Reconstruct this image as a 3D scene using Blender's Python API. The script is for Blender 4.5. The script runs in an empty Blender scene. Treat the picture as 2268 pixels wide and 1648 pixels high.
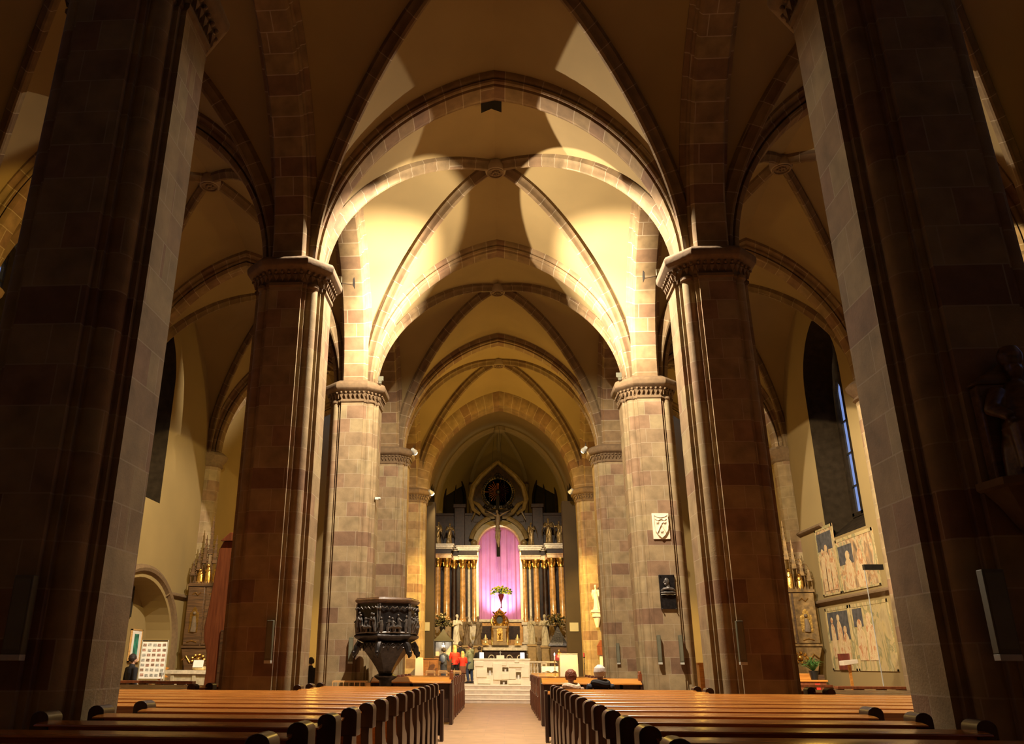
import bpy, bmesh, math, random
from math import sin, cos, pi, sqrt, radians, atan2
from mathutils import Vector, Matrix
random.seed(7)
SC = bpy.context.scene
COL = SC.collection

# ------------------------------------------------------------------ helpers
class MB:
    """collects geometry for one mesh object"""
    def __init__(s): s.v=[]; s.f=[]; s.uv=[]
    def add(s, vs, fs, uvs=None):
        o=len(s.v); s.v+= [tuple(p) for p in vs]
        for i,f in enumerate(fs):
            s.f.append([o+k for k in f]); s.uv.append(uvs[i] if uvs else None)
        return s
    def box(s, x0,x1,y0,y1,z0,z1):
        v=[(x0,y0,z0),(x1,y0,z0),(x1,y1,z0),(x0,y1,z0),(x0,y0,z1),(x1,y0,z1),(x1,y1,z1),(x0,y1,z1)]
        return s.add(v,[(0,3,2,1),(4,5,6,7),(0,1,5,4),(1,2,6,5),(2,3,7,6),(3,0,4,7)])
    def cbox(s,c,d,rz=0,rx=0,ry=0):
        m=Matrix.Translation(c)@Matrix.Rotation(rz,4,'Z')@Matrix.Rotation(ry,4,'Y')@Matrix.Rotation(rx,4,'X')
        a,b,e=d[0]/2,d[1]/2,d[2]/2
        v=[m@Vector(p) for p in [(-a,-b,-e),(a,-b,-e),(a,b,-e),(-a,b,-e),(-a,-b,e),(a,-b,e),(a,b,e),(-a,b,e)]]
        return s.add(v,[(0,3,2,1),(4,5,6,7),(0,1,5,4),(1,2,6,5),(2,3,7,6),(3,0,4,7)])
    def prism(s, pts, axis, a, b, m=None):
        """pts: 2-D outline; extruded along axis ('x','y','z') from a to b"""
        def P(p,t):
            q={'x':(t,p[0],p[1]),'y':(p[0],t,p[1]),'z':(p[0],p[1],t)}[axis]
            return m@Vector(q) if m else q
        n=len(pts); v=[P(p,a) for p in pts]+[P(p,b) for p in pts]
        f=[tuple(range(n))[::-1],tuple(range(n,2*n))]+[(i,(i+1)%n,n+(i+1)%n,n+i) for i in range(n)]
        return s.add(v,f)
    def grid(s, P, closed_u=False, closed_v=False, uvf=None):
        """P[i][j] rows of points"""
        n=len(P); m=len(P[0]); v=[p for r in P for p in r]; f=[]; uv=[]
        for i in range(n if closed_u else n-1):
            for j in range(m if closed_v else m-1):
                i2,j2=(i+1)%n,(j+1)%m
                f.append((i*m+j,i*m+j2,i2*m+j2,i2*m+j))
                if uvf: uv.append([uvf(i,j),uvf(i,j+1),uvf(i+1,j+1),uvf(i+1,j)])
        return s.add(v,f,uv if uvf else None)
    def lathe(s, prof, c=(0,0,0), n=16, sx=1, sy=1, m=None, fold=0, fn=9, ph=0):
        """prof: list of (r,z)"""
        P=[]
        for r,z in prof:
            row=[]
            for k in range(n):
                a=2*pi*k/n; rr=r*(1+fold*sin(fn*a+ph+z*3))
                q=Vector((rr*cos(a)*sx,rr*sin(a)*sy,z))
                q=(m@q) if m else q
                row.append((q[0]+c[0],q[1]+c[1],q[2]+c[2]))
            P.append(row)
        s.grid(P,closed_v=True)
        o=len(s.v)-len(prof)*n
        s.f.append([o+k for k in range(n)][::-1]); s.uv.append(None)
        s.f.append([o+(len(prof)-1)*n+k for k in range(n)]); s.uv.append(None)
        return s
    def ball(s,c,r,n=12,m=7,sx=1,sy=1,sz=1):
        pr=[(r*sin(pi*i/m) if 0<i<m else r*.02, -r*cos(pi*i/m)*sz) for i in range(m+1)]
        return s.lathe(pr,c,n,sx,sy)
    def tube(s, pts, rad, n=8, cap=True, flat=1.0):
        pts=[Vector(p) for p in pts]; N=len(pts)
        rads=rad if isinstance(rad,(list,tuple)) else [rad]*N
        P=[]; up=Vector((0,0,1)); prev=None
        for i,p in enumerate(pts):
            t=(pts[min(i+1,N-1)]-pts[max(i-1,0)]).normalized()
            if prev is None:
                a=t.cross(up)
                if a.length<.15: a=Vector((0,1,0)).cross(t)
                a.normalize()
            else:
                a=(prev-t*prev.dot(t)); 
                if a.length<1e-5: a=t.cross(up)
                a.normalize()
            prev=a; b=t.cross(a)
            P.append([p+a*rads[i]*cos(2*pi*k/n)+b*rads[i]*flat*sin(2*pi*k/n) for k in range(n)])
        s.grid(P,closed_v=True)
        if cap:
            o=len(s.v)-N*n
            s.f.append([o+k for k in range(n)][::-1]); s.uv.append(None)
            s.f.append([o+(N-1)*n+k for k in range(n)]); s.uv.append(None)
        return s
    def build(s, name, mat, parent=None, smooth=True, angle=35, bevel=0, fixn=True):
        me=bpy.data.meshes.new(name); me.from_pydata(s.v,[],s.f); 
        if any(s.uv):
            ul=me.uv_layers.new(name='UVMap')
            k=0
            for fi,f in enumerate(s.f):
                for j in range(len(f)):
                    if s.uv[fi]: ul.data[k].uv=s.uv[fi][j]
                    k+=1
        me.update()
        if fixn:
            bm=bmesh.new(); bm.from_mesh(me); bmesh.ops.recalc_face_normals(bm,faces=bm.faces); bm.to_mesh(me); bm.free()
        if mat: me.materials.append(mat)
        if smooth:
            me.shade_smooth(); me.set_sharp_from_angle(angle=radians(angle))
        o=bpy.data.objects.new(name,me); COL.objects.link(o)
        if parent: o.parent=parent
        if bevel:
            b=o.modifiers.new('Bevel','BEVEL'); b.width=bevel; b.segments=2; b.limit_method='ANGLE'
        return o

def tag(o,label=None,cat=None,group=None,kind=None):
    if label: o['label']=label
    if cat: o['category']=cat
    if group: o['group']=group
    if kind: o['kind']=kind
    return o
def empty(name,loc=(0,0,0),rz=0):
    o=bpy.data.objects.new(name,None); COL.objects.link(o); o.location=loc; o.rotation_euler=(0,0,rz)
    o.empty_display_size=.1
    return o
def thing(name,label,cat,loc=(0,0,0),rz=0,group=None):
    return tag(empty(name,loc,rz),label,cat,group)
KIDS={}
def copy_tree(o,parent=None):
    c=o.copy(); COL.objects.link(c)
    if parent: c.parent=parent
    for ch in [x for x in bpy.data.objects if x.parent==o]: copy_tree(ch,c)
    return c

# ------------------------------------------------------------------ materials
def _nt(name):
    m=bpy.data.materials.new(name); m.use_nodes=True; nt=m.node_tree
    b=nt.nodes['Principled BSDF']; return m,nt,b
def N(nt,t,**k):
    n=nt.nodes.new(t)
    for a,v in k.items(): setattr(n,a,v)
    return n
def L(nt,a,b): nt.links.new(a,b)
def simple(name,col,rough=.6,metal=0,vary=.15,scale=6,bump=.0,emit=None,es=0,coat=0,spec=.5):
    m,nt,b=_nt(name)
    tc=N(nt,'ShaderNodeTexCoord'); nz=N(nt,'ShaderNodeTexNoise'); nz.inputs['Scale'].default_value=scale; nz.inputs['Detail'].default_value=4
    L(nt,tc.outputs['Object'],nz.inputs['Vector'])
    r=N(nt,'ShaderNodeValToRGB'); L(nt,nz.outputs['Fac'],r.inputs['Fac'])
    r.color_ramp.elements[0].position=.3; r.color_ramp.elements[1].position=.7
    r.color_ramp.elements[0].color=tuple(c*(1-vary) for c in col)+(1,)
    r.color_ramp.elements[1].color=tuple(min(1,c*(1+vary)) for c in col)+(1,)
    L(nt,r.outputs['Color'],b.inputs['Base Color'])
    b.inputs['Roughness'].default_value=rough; b.inputs['Metallic'].default_value=metal
    b.inputs['Specular IOR Level'].default_value=spec
    b.inputs['Coat Weight'].default_value=coat; b.inputs['Coat Roughness'].default_value=.12
    if emit: b.inputs['Emission Color'].default_value=tuple(emit)+(1,); b.inputs['Emission Strength'].default_value=es
    if bump:
        bp=N(nt,'ShaderNodeBump'); bp.inputs['Strength'].default_value=bump; bp.inputs['Distance'].default_value=.02
        L(nt,nz.outputs['Fac'],bp.inputs['Height']); L(nt,bp.outputs['Normal'],b.inputs['Normal'])
    return m
def blocks(name,cols,w=.7,h=.42,mortar=.012,mcol=(.42,.34,.22),rough=.85,coord='UV'):
    """ashlar masonry; every block its own tone; vector from the UV map in metres"""
    m,nt,b=_nt(name)
    tc=N(nt,'ShaderNodeTexCoord'); sp=N(nt,'ShaderNodeSeparateXYZ'); L(nt,tc.outputs[coord],sp.inputs[0])
    def M(op,a,bb=None,c=None):
        n=N(nt,'ShaderNodeMath',operation=op)
        for i,x in enumerate((a,bb,c)):
            if x is None: continue
            if isinstance(x,(int,float)): n.inputs[i].default_value=x
            else: L(nt,x,n.inputs[i])
        return n.outputs[0]
    row=M('FLOOR',M('DIVIDE',sp.outputs['Y'],h))
    wn=N(nt,'ShaderNodeTexWhiteNoise',noise_dimensions='1D'); L(nt,row,wn.inputs['W'])
    off=M('MULTIPLY',wn.outputs['Value'],w)
    ux=M('DIVIDE',M('ADD',sp.outputs['X'],off),w); col=M('FLOOR',ux)
    cb=N(nt,'ShaderNodeCombineXYZ'); L(nt,col,cb.inputs[0]); L(nt,row,cb.inputs[1])
    w2=N(nt,'ShaderNodeTexWhiteNoise',noise_dimensions='3D'); L(nt,cb.outputs[0],w2.inputs['Vector'])
    rp=N(nt,'ShaderNodeValToRGB'); rp.color_ramp.interpolation='CONSTANT'
    e=rp.color_ramp.elements; n=len(cols)
    for i,(p,c) in enumerate(cols):
        el=e[i] if i<2 else e.new(p)
        el.position=p; el.color=tuple(c)+(1,)
    L(nt,w2.outputs['Value'],rp.inputs['Fac'])
    nz=N(nt,'ShaderNodeTexNoise'); nz.inputs['Scale'].default_value=3.5; nz.inputs['Detail'].default_value=6; L(nt,tc.outputs['Object'],nz.inputs['Vector'])
    mx=N(nt,'ShaderNodeMix',data_type='RGBA',blend_type='OVERLAY'); mx.inputs[0].default_value=.55
    L(nt,rp.outputs['Color'],mx.inputs[6]); L(nt,nz.outputs['Fac'],mx.inputs[7])
    # mortar mask
    fx=M('FRACT',ux); fy=M('FRACT',M('DIVIDE',sp.outputs['Y'],h))
    dx=M('MULTIPLY',M('MINIMUM',fx,M('SUBTRACT',1,fx)),w); dy=M('MULTIPLY',M('MINIMUM',fy,M('SUBTRACT',1,fy)),h)
    d=M('MINIMUM',dx,dy); mk=M('LESS_THAN',d,mortar/2+.001)
    m2=N(nt,'ShaderNodeMix',data_type='RGBA'); L(nt,M('MULTIPLY',mk,.55),m2.inputs[0]); L(nt,mx.outputs[2],m2.inputs[6]); m2.inputs[7].default_value=tuple(mcol)+(1,)
    L(nt,m2.outputs[2],b.inputs['Base Color']); b.inputs['Roughness'].default_value=rough; b.inputs['Specular IOR Level'].default_value=.25
    bp=N(nt,'ShaderNodeBump'); bp.inputs['Strength'].default_value=.22; bp.inputs['Distance'].default_value=.015
    n3=N(nt,'ShaderNodeTexNoise'); n3.inputs['Scale'].default_value=40; n3.inputs['Detail'].default_value=5; L(nt,tc.outputs['Object'],n3.inputs['Vector'])
    L(nt,M('SUBTRACT',n3.outputs['Fac'],mk),bp.inputs['Height']); L(nt,bp.outputs['Normal'],b.inputs['Normal'])
    return m
def wood(name,c1,c2,rough=.25,scale=(1.5,18,18),coat=.3):
    m,nt,b=_nt(name)
    tc=N(nt,'ShaderNodeTexCoord'); mp=N(nt,'ShaderNodeMapping'); mp.inputs['Scale'].default_value=scale; L(nt,tc.outputs['Object'],mp.inputs['Vector'])
    nz=N(nt,'ShaderNodeTexNoise'); nz.inputs['Scale'].default_value=1.2; nz.inputs['Detail'].default_value=7; nz.inputs['Distortion'].default_value=.6; L(nt,mp.outputs[0],nz.inputs['Vector'])
    r=N(nt,'ShaderNodeValToRGB'); r.color_ramp.elements[0].position=.35; r.color_ramp.elements[1].position=.68
    r.color_ramp.elements[0].color=tuple(c1)+(1,); r.color_ramp.elements[1].color=tuple(c2)+(1,)
    L(nt,nz.outputs['Fac'],r.inputs['Fac']); L(nt,r.outputs['Color'],b.inputs['Base Color'])
    b.inputs['Roughness'].default_value=rough; b.inputs['Coat Weight'].default_value=coat; b.inputs['Coat Roughness'].default_value=.15
    bp=N(nt,'ShaderNodeBump'); bp.inputs['Strength'].default_value=.08; L(nt,nz.outputs['Fac'],bp.inputs['Height']); L(nt,bp.outputs['Normal'],b.inputs['Normal'])
    return m
STONES=[(0,(.285,.205,.105)),(.30,(.265,.18,.095)),(.50,(.25,.155,.085)),(.60,(.30,.225,.115)),(.82,(.20,.118,.066)),(.90,(.275,.195,.10))]
M_={}
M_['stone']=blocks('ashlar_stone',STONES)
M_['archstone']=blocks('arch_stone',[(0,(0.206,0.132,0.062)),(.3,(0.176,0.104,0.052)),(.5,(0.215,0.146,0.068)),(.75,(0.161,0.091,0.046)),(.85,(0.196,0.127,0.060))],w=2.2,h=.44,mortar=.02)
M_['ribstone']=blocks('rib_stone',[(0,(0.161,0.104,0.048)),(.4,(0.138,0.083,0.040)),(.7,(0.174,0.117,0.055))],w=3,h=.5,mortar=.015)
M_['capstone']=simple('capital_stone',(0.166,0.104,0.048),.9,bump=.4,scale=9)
M_['plaster']=simple('vault_plaster',(0.252,0.176,0.068),.95,vary=.07,scale=.8)
M_['wallplaster']=simple('wall_plaster',(0.274,0.194,0.072),.95,vary=.06,scale=.7)
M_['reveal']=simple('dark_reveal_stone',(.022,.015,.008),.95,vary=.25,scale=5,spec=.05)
M_['pew']=wood('pew_wood',(.34,.11,.018),(.55,.21,.035),rough=.26)
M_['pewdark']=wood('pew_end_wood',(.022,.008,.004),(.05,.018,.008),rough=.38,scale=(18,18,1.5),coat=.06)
M_['blonde']=wood('light_wood',(.55,.30,.10),(.75,.46,.18),rough=.4,coat=.1)
M_['darkwood']=wood('dark_wood',(.06,.03,.012),(.16,.08,.03),rough=.4)
M_['redwood']=wood('reddish_wood',(.17,.045,.014),(.27,.08,.024),rough=.35,scale=(18,18,1.5))
M_['cream']=simple('cream_limestone',(.82,.72,.52),.7,vary=.06,scale=4,bump=.1)
M_['gold']=simple('gilding',(.72,.45,.12),.3,metal=1,vary=.35,scale=14,bump=.3)
M_['bronze']=simple('dark_bronze',(.035,.03,.028),.35,metal=.7,vary=.4,scale=12,bump=.3)
M_['black']=simple('black_iron',(.02,.018,.015),.35,vary=.2)
M_['marbledark']=simple('dark_red_marble',(.03,.014,.008),.4,vary=.55,scale=7,spec=.2)
M_['marblebrown']=simple('honey_marble',(.52,.28,.09),.25,vary=.35,scale=6,coat=.3)
M_['marblepale']=simple('pale_marble',(.62,.55,.42),.3,vary=.22,scale=8,coat=.2)
M_['whitestat']=simple('white_marble',(.72,.66,.52),.4,vary=.1,scale=7)
M_['stonestat']=simple('weathered_statue_stone',(.42,.36,.24),.7,vary=.2,scale=9)
M_['grey']=simple('grey_speaker_shell',(.11,.105,.062),.45,vary=.08)
M_['palegrey']=simple('pale_metal_cap',(.5,.5,.42),.4)
M_['white']=simple('white_cloth',(.85,.83,.78),.8,vary=.05)
M_['darkcoat']=simple('navy_coat_fabric',(.03,.034,.05),.8,vary=.3)
M_['blackcloth']=simple('black_fabric',(.016,.014,.014),.85,vary=.3)
M_['red']=simple('red_fabric',(.72,.03,.012),.75,vary=.15)
M_['greencoat']=simple('olive_coat_fabric',(.16,.18,.11),.85,vary=.2)
M_['jeans']=simple('dark_jeans_fabric',(.03,.045,.09),.85,vary=.2)
M_['skin']=simple('skin',(.58,.34,.22),.55,vary=.06)
M_['hair_dark']=simple('dark_hair',(.035,.02,.012),.6,vary=.4,scale=40,bump=.8)
M_['hair_blond']=simple('blond_hair',(.62,.36,.12),.6,vary=.3,scale=40)
M_['hair_red']=simple('auburn_hair',(.22,.06,.02),.55,vary=.4,scale=40,bump=.8)
M_['hair_white']=simple('white_hair',(.75,.68,.60),.6,vary=.12,scale=40)
M_['leaf']=simple('green_leaf',(.06,.16,.03),.5,vary=.4,scale=15)
M_['flower']=simple('yellow_green_blossom',(.62,.62,.06),.6,vary=.3,scale=18)
M_['vase']=simple('dark_red_vase',(.18,.02,.03),.35)
M_['marblestep']=simple('pale_step_marble',(.66,.55,.42),.35,vary=.12,scale=5)
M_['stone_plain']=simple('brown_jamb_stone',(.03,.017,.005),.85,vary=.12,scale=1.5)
M_['waxglow']=simple('glowing_wax',(.9,.85,.75),.5,emit=(1,.9,.75),es=1.2)
M_['goldpale']=simple('pale_gilding',(.85,.66,.34),.35,metal=.6,vary=.2,scale=10)
M_['goldred']=simple('red_gold',(.45,.16,.05),.25,metal=.9,vary=.3,scale=10)
M_['stonedark']=simple('dark_statue_stone',(.14,.095,.05),.6,vary=.3,scale=8)
M_['angelgilt']=simple('tarnished_gilt',(.28,.20,.09),.4,metal=.5,vary=.45,scale=9)
M_['greyroof']=simple('olive_grey_roof',(.055,.048,.032),.6,vary=.1)
M_['boardwhite']=simple('board_white',(.26,.235,.16),.6,vary=.03)
def glass():
    m,nt,b=_nt('clear_glass')
    tr=N(nt,'ShaderNodeBsdfTransparent'); gl=N(nt,'ShaderNodeBsdfGlossy'); gl.inputs['Roughness'].default_value=.05
    mx=N(nt,'ShaderNodeMixShader'); mx.inputs[0].default_value=.10; L(nt,tr.outputs[0],mx.inputs[1]); L(nt,gl.outputs[0],mx.inputs[2])
    L(nt,mx.outputs[0],nt.nodes['Material Output'].inputs['Surface']); return m
M_['clearglass']=glass()
M_['giltwood']=simple('gilded_wood',(.20,.12,.038),.45,metal=.4,vary=.45,scale=7,bump=.2)
M_['greenart']=simple('blue_green_paint',(.03,.22,.16),.6,vary=.7,scale=5)
M_['photo_a']=simple('photo_print_brown',(.30,.20,.15),.4,vary=.6,scale=30)
M_['photo_b']=simple('photo_print_red',(.42,.25,.20),.4,vary=.6,scale=30)
M_['photo_c']=simple('photo_print_grey',(.38,.38,.36),.4,vary=.6,scale=30)
M_['darkred']=simple('dark_red_panel',(.16,.03,.015),.6,vary=.3)
M_['greenglass']=(lambda: (lambda m: m)(glass()))()

M_['marblebrown2']=simple('olive_brown_marble',(.30,.20,.08),.35,vary=.25,scale=6)
M_['crownstone']=simple('olive_crown_stone',(.17,.12,.045),.4,vary=.25,scale=5)
M_['choirend']=wood('choir_pew_end_wood',(.07,.022,.009),(.16,.05,.018),rough=.4,scale=(18,18,1.5),coat=0)
M_['treadlit']=simple('lit_tread_strip',(.85,.76,.60),.4,vary=.05)  # paler than the steps: brightness of lit treads put into the colour
M_['navycoat']=simple('very_dark_navy_coat',(.012,.014,.022),.8,vary=.3)
M_['blackmatte']=simple('blackened_wood',(.012,.009,.006),.9,spec=.1)
M_['cabwood']=wood('brown_cabinet_wood',(.16,.065,.016),(.25,.10,.025),rough=.45,coat=0)
# ------------------------------------------------------------------ building
PX=4.43; PY=[7.7,15.6,23.5,31.4,39.3]; Z0=9.5
XL,XR=-11.9,11.2
def pier_outline():
    q=[(.74,0),(.74,.34),(.67,.34),(.67,.41),(.615,.41)]
    arc=[(.49+.135*cos(radians(a)),.49+.135*sin(radians(a))) for a in range(-30,46,15)]
    q+=arc
    q2=[(y,x) for x,y in q[::-1]]
    quarter=q+q2[1:]
    pts=[]
    for k in range(4):
        c,s=cos(k*pi/2),sin(k*pi/2)
        pts+=[(x*c-y*s,x*s+y*c) for x,y in quarter[:-1]]
    return pts
PO=pier_outline()
def perim(pts):
    u=[0]
    for i in range(len(pts)):
        a=pts[i]; b=pts[(i+1)%len(pts)]; u.append(u[-1]+math.dist(a,b))
    return u
def octo(h,f):   # octagon: half width h, face half length f
    return [(h,-f),(h,f),(f,h),(-f,h),(-h,f),(-h,-f),(-f,-h),(f,-h)]
def loft(mb,rings,uv=False):
    n=len(rings[0])
    u=perim([(p[0],p[1]) for p in rings[0]])
    mb.grid(rings,closed_v=True,uvf=(lambda i,j:(u[j],rings[i][0][2])) if uv else None)
def ngon(mb,ring):
    o=len(mb.v); mb.v+=[tuple(p) for p in ring]; mb.f.append(list(range(o,o+len(ring)))); mb.uv.append(None)
def rot45(pts): return pts

shaft=MB(); loft(shaft,[[(x,y,z) for x,y in PO] for z in (.45,3,6,8.98)],uv=True)
base=MB()
for h,z0,z1 in ((.86,0,.22),(.82,.22,.34),(.78,.34,.46)):
    r0=[(x,y,z0) for x,y in octo(h,h*.5)]; r1=[(x,y,z1) for x,y in octo(h-.02,h*.5)]
    loft(base,[r0,r1]); ngon(base,r1)
neck=MB()   # necking ring + bell
rings=[]
for (s,z) in ((1.0,8.90),(1.05,8.93),(1.05,8.99),(1.0,9.02)):
    rings.append([(x*s,y*s,z) for x,y in PO])
loft(neck,rings)
rings=[]
for h,z in ((.70,8.98),(.72,9.08),(.76,9.18),(.83,9.27)):
    rings.append([(x,y,z) for x,y in octo(h,h*.5)])
loft(neck,rings)
aba=MB()
rings=[]
for h,z in ((.80,9.25),(.88,9.28),(.93,9.33),(.945,9.40),(.945,9.46),(.91,9.52),(.78,9.60)):
    rings.append([(x,y,z) for x,y in octo(h,h*.515)])
loft(aba,rings); ngon(aba,rings[0]); ngon(aba,rings[-1])
orn=MB()    # corbel table: little pointed arches, balls and leaves
oc=octo(.80,.41)
for k in range(8):
    a=Vector(oc[k]); b=Vector(oc[(k+1)%8]); d=b-a; n=int(round(d.length/.13)); nrm=Vector((d.y,-d.x)).normalized()
    for i in range(n):
        p=a+d*((i+.5)/n)
        orn.ball((p.x+nrm.x*.03,p.y+nrm.y*.03,9.21),.036,8,5)
        w=.05; t=d.normalized()
        c=Vector((p.x,p.y))-nrm*.04
        v=[(c.x-t.x*w,c.y-t.y*w,9.14),(c.x+t.x*w,c.y+t.y*w,9.14),(c.x,c.y,9.03),
           (c.x-t.x*w+nrm.x*.05,c.y-t.y*w+nrm.y*.05,9.16),(c.x+t.x*w+nrm.x*.05,c.y+t.y*w+nrm.y*.05,9.16),(c.x+nrm.x*.02,c.y+nrm.y*.02,9.03)]
        orn.add(v,[(0,1,2),(3,5,4),(0,3,4,1),(1,4,5,2),(2,5,3,0)])
for k in range(4):   # leafy knots over the four shafts
    a=pi/4+k*pi/2
    for j in range(5):
        aa=a+(j-2)*.13
        orn.tube([(.62*cos(aa),.62*sin(aa),9.0),(.70*cos(aa),.70*sin(aa),9.12),(.80*cos(aa),.80*sin(aa),9.22),(.83*cos(aa),.83*sin(aa),9.15)],[.03,.045,.05,.02],6)
def pillar(x,y,label):
    t=thing('stone_pillar',label,'pillar',(x,y,0))
    return t
p0=None
PL={(0,0):'nearest left nave pillar of dark stone with a lit inner edge, cut by the frame',
    (1,0):'nearest right nave pillar of dark stone with a carved statue on its front',
    (0,1):'dark left nave pillar with two thin bright lines, second from the camera',
    (1,1):'dark right nave pillar with thin bright shaft lines, second from the camera',
    (0,2):'brightly lit left nave pillar standing behind the bronze pulpit',
    (1,2):'brightly lit right nave pillar carrying the stone shield and the portrait relief',
    (0,3):'dim left nave pillar with a floodlight at its capital, next behind the pulpit pillar',
    (1,3):'dim right nave pillar with a floodlight at its capital, behind the shield pillar',
    (0,4):'farthest left nave pillar, yellow lit, at the entrance of the chancel',
    (1,4):'farthest right nave pillar, yellow lit, with a saint on a bracket, at the chancel'}
PIL={}
for i,y in enumerate(PY):
    for s in (0,1):
        x=PX if s else -PX
        if p0 is None:
            t=thing('stone_pillar',PL[(s,i)],'pillar',(x,y,0),0,'nave pillars')
            o=shaft.build('shaft',M_['stone'],t)
            base.build('base',M_['capstone'],t)
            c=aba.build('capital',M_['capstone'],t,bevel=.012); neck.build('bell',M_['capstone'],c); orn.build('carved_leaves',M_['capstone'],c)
            p0=t
        else:
            t=copy_tree(p0); t.location=(x,y,0); t['label']=PL[(s,i)]
        PIL[(s,i)]=t

# ---- pointed arch sweep. plane 'xz' at given y (transverse) or 'yz' at given x
def arch_mesh(mb,section,c0,a,e,axis,z0=Z0,n=22,stilt=0.12):
    """section: list of (w, r): w along the arch thickness, r inward from the extrados; a = half span, e = centre offset"""
    R=a+e
    for sgn in (-1,1):
        P=[]
        su=[0]
        for i in range(1,len(section)): su.append(su[-1]+math.dist(section[i],section[i-1]))
        for i in range(-1,n+1):
            row=[]
            for (w,r) in section:
                Rr=R-r
                if i<0: u=Rr-e; z=-stilt
                else:
                    th=math.acos(e/Rr)*i/n; u=Rr*cos(th)-e; z=Rr*sin(th)
                p=(c0[0]+sgn*u,c0[1]+w,z0+z) if axis=='x' else (c0[0]+w,c0[1]+sgn*u,z0+z)
                row.append(p)
            P.append(row)
        arcl=(R-.2)*math.acos(e/(R-.2))/n
        mb.grid(P,uvf=lambda i,j:(su[min(j,len(su)-1)]+5*sgn,i*arcl+sgn*40+40))
def sect(hw,d,soff,rolls=True):
    """symmetrical moulded arch section"""
    half=[(hw,-.15),(hw,.03)]
    # hollow
    for k in range(5):
        a=k/4*pi/2; half.append((hw-.02-.09*sin(a),.05+.09*(1-cos(a))))
    # roll
    cx,cr=hw-.19,.16
    for k in range(7):
        a=-pi*.15+k/6*pi*.9; half.append((cx+.075*cos(a)+.02,cr+.075*sin(a)))
    half+=[(soff+.06,d-.10),(soff+.03,d-.03),(soff,d)]
    return half+[(-w,r) for w,r in half[::-1]]
SEC_T=[(-.50,-.15),(-.50,.02),(-.47,.07),(-.42,.09),(-.40,.07)]+[(-.405+.06*cos(a),.145+.06*sin(a)) for a in [radians(q) for q in (-120,-170,-220,-260,-310)]]+[(-.355,.18),(-.34,.24),(-.31,.25),(.05,.25),(.09,.22),(.16,.21),(.20,.15),(.26,.16),(.30,.10),(.38,.04),(.40,-.15)]
SEC_A=sect(.50,.42,.30)
Zc=(-.05,0)
CX0=-.0
R_T=(4.1,.9)
arch_labels=['moulded stone arch spanning the nave overhead between the two nearest pillars',
 'large dark moulded arch framing the lit vault, between the second pair of pillars',
 'partly lit pointed nave arch behind the shield and pulpit pillars',
 'dark pointed nave arch at the pillars with glowing floodlights',
 'plain pinkish pointed arch at the entrance of the chancel']
mb=MB(); arch_mesh(mb,SEC_T,(0,0),4.1,.9,'x')
ceil_arches=empty('ceiling',(0,0,0)); ceil_arches['kind']='structure'
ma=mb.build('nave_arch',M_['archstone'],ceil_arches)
for i,y in enumerate(PY):
    o=ma if i==0 else ma.copy()
    if i: COL.objects.link(o)
    if i==4:
        m5=MB(); arch_mesh(m5,[(.7,-.3),(.7,.05),(.6,.5),(-.45,.5),(-.6,.3),(-.7,.05),(-.7,-.3)],(0,0),4.1,.9,'x'); 
        bpy.data.objects.remove(o); o=m5.build('chancel_arch',M_['archstone'],ceil_arches)
    o.location=(0,y,0); o['label']=arch_labels[i]
# arcade arches (nave / aisles)
mb=MB(); arch_mesh(mb,SEC_A,(0,0),3.6,1.67,'y')
ar=mb.build('arcade_arch',M_['archstone'],ceil_arches)
names=['between the nearest and second','between the second and third','between the third and fourth','between the fourth and fifth']
first=True
for s,x in ((0,-PX),(1,PX)):
    for i in range(-1,4):
        o=ar if first else ar.copy()
        if not first: COL.objects.link(o)
        first=False
        o.location=(x,PY[0]-3.95+7.9*(i+1),0)
# aisle transverse arches
def aisle_geo(s):
    x0,x1=(XL,-PX-.33) if s==0 else (PX+.33,XR)
    return (x0+x1)/2,(x1-x0)/2
ords=['nearest','second','third','fourth','fifth']
for s in (0,1):
    cx,a=aisle_geo(s); e=(25-a*a)/(2*a)-.25
    mb=MB(); arch_mesh(mb,sect(.38,.38,.2),(0,0),a,e,'x')
    o0=mb.build('aisle_arch',M_['archstone'],ceil_arches)
    for i,y in enumerate(PY):
        o=o0 if i==0 else o0.copy()
        if i: COL.objects.link(o)
        o.location=(cx,y,0)
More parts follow.
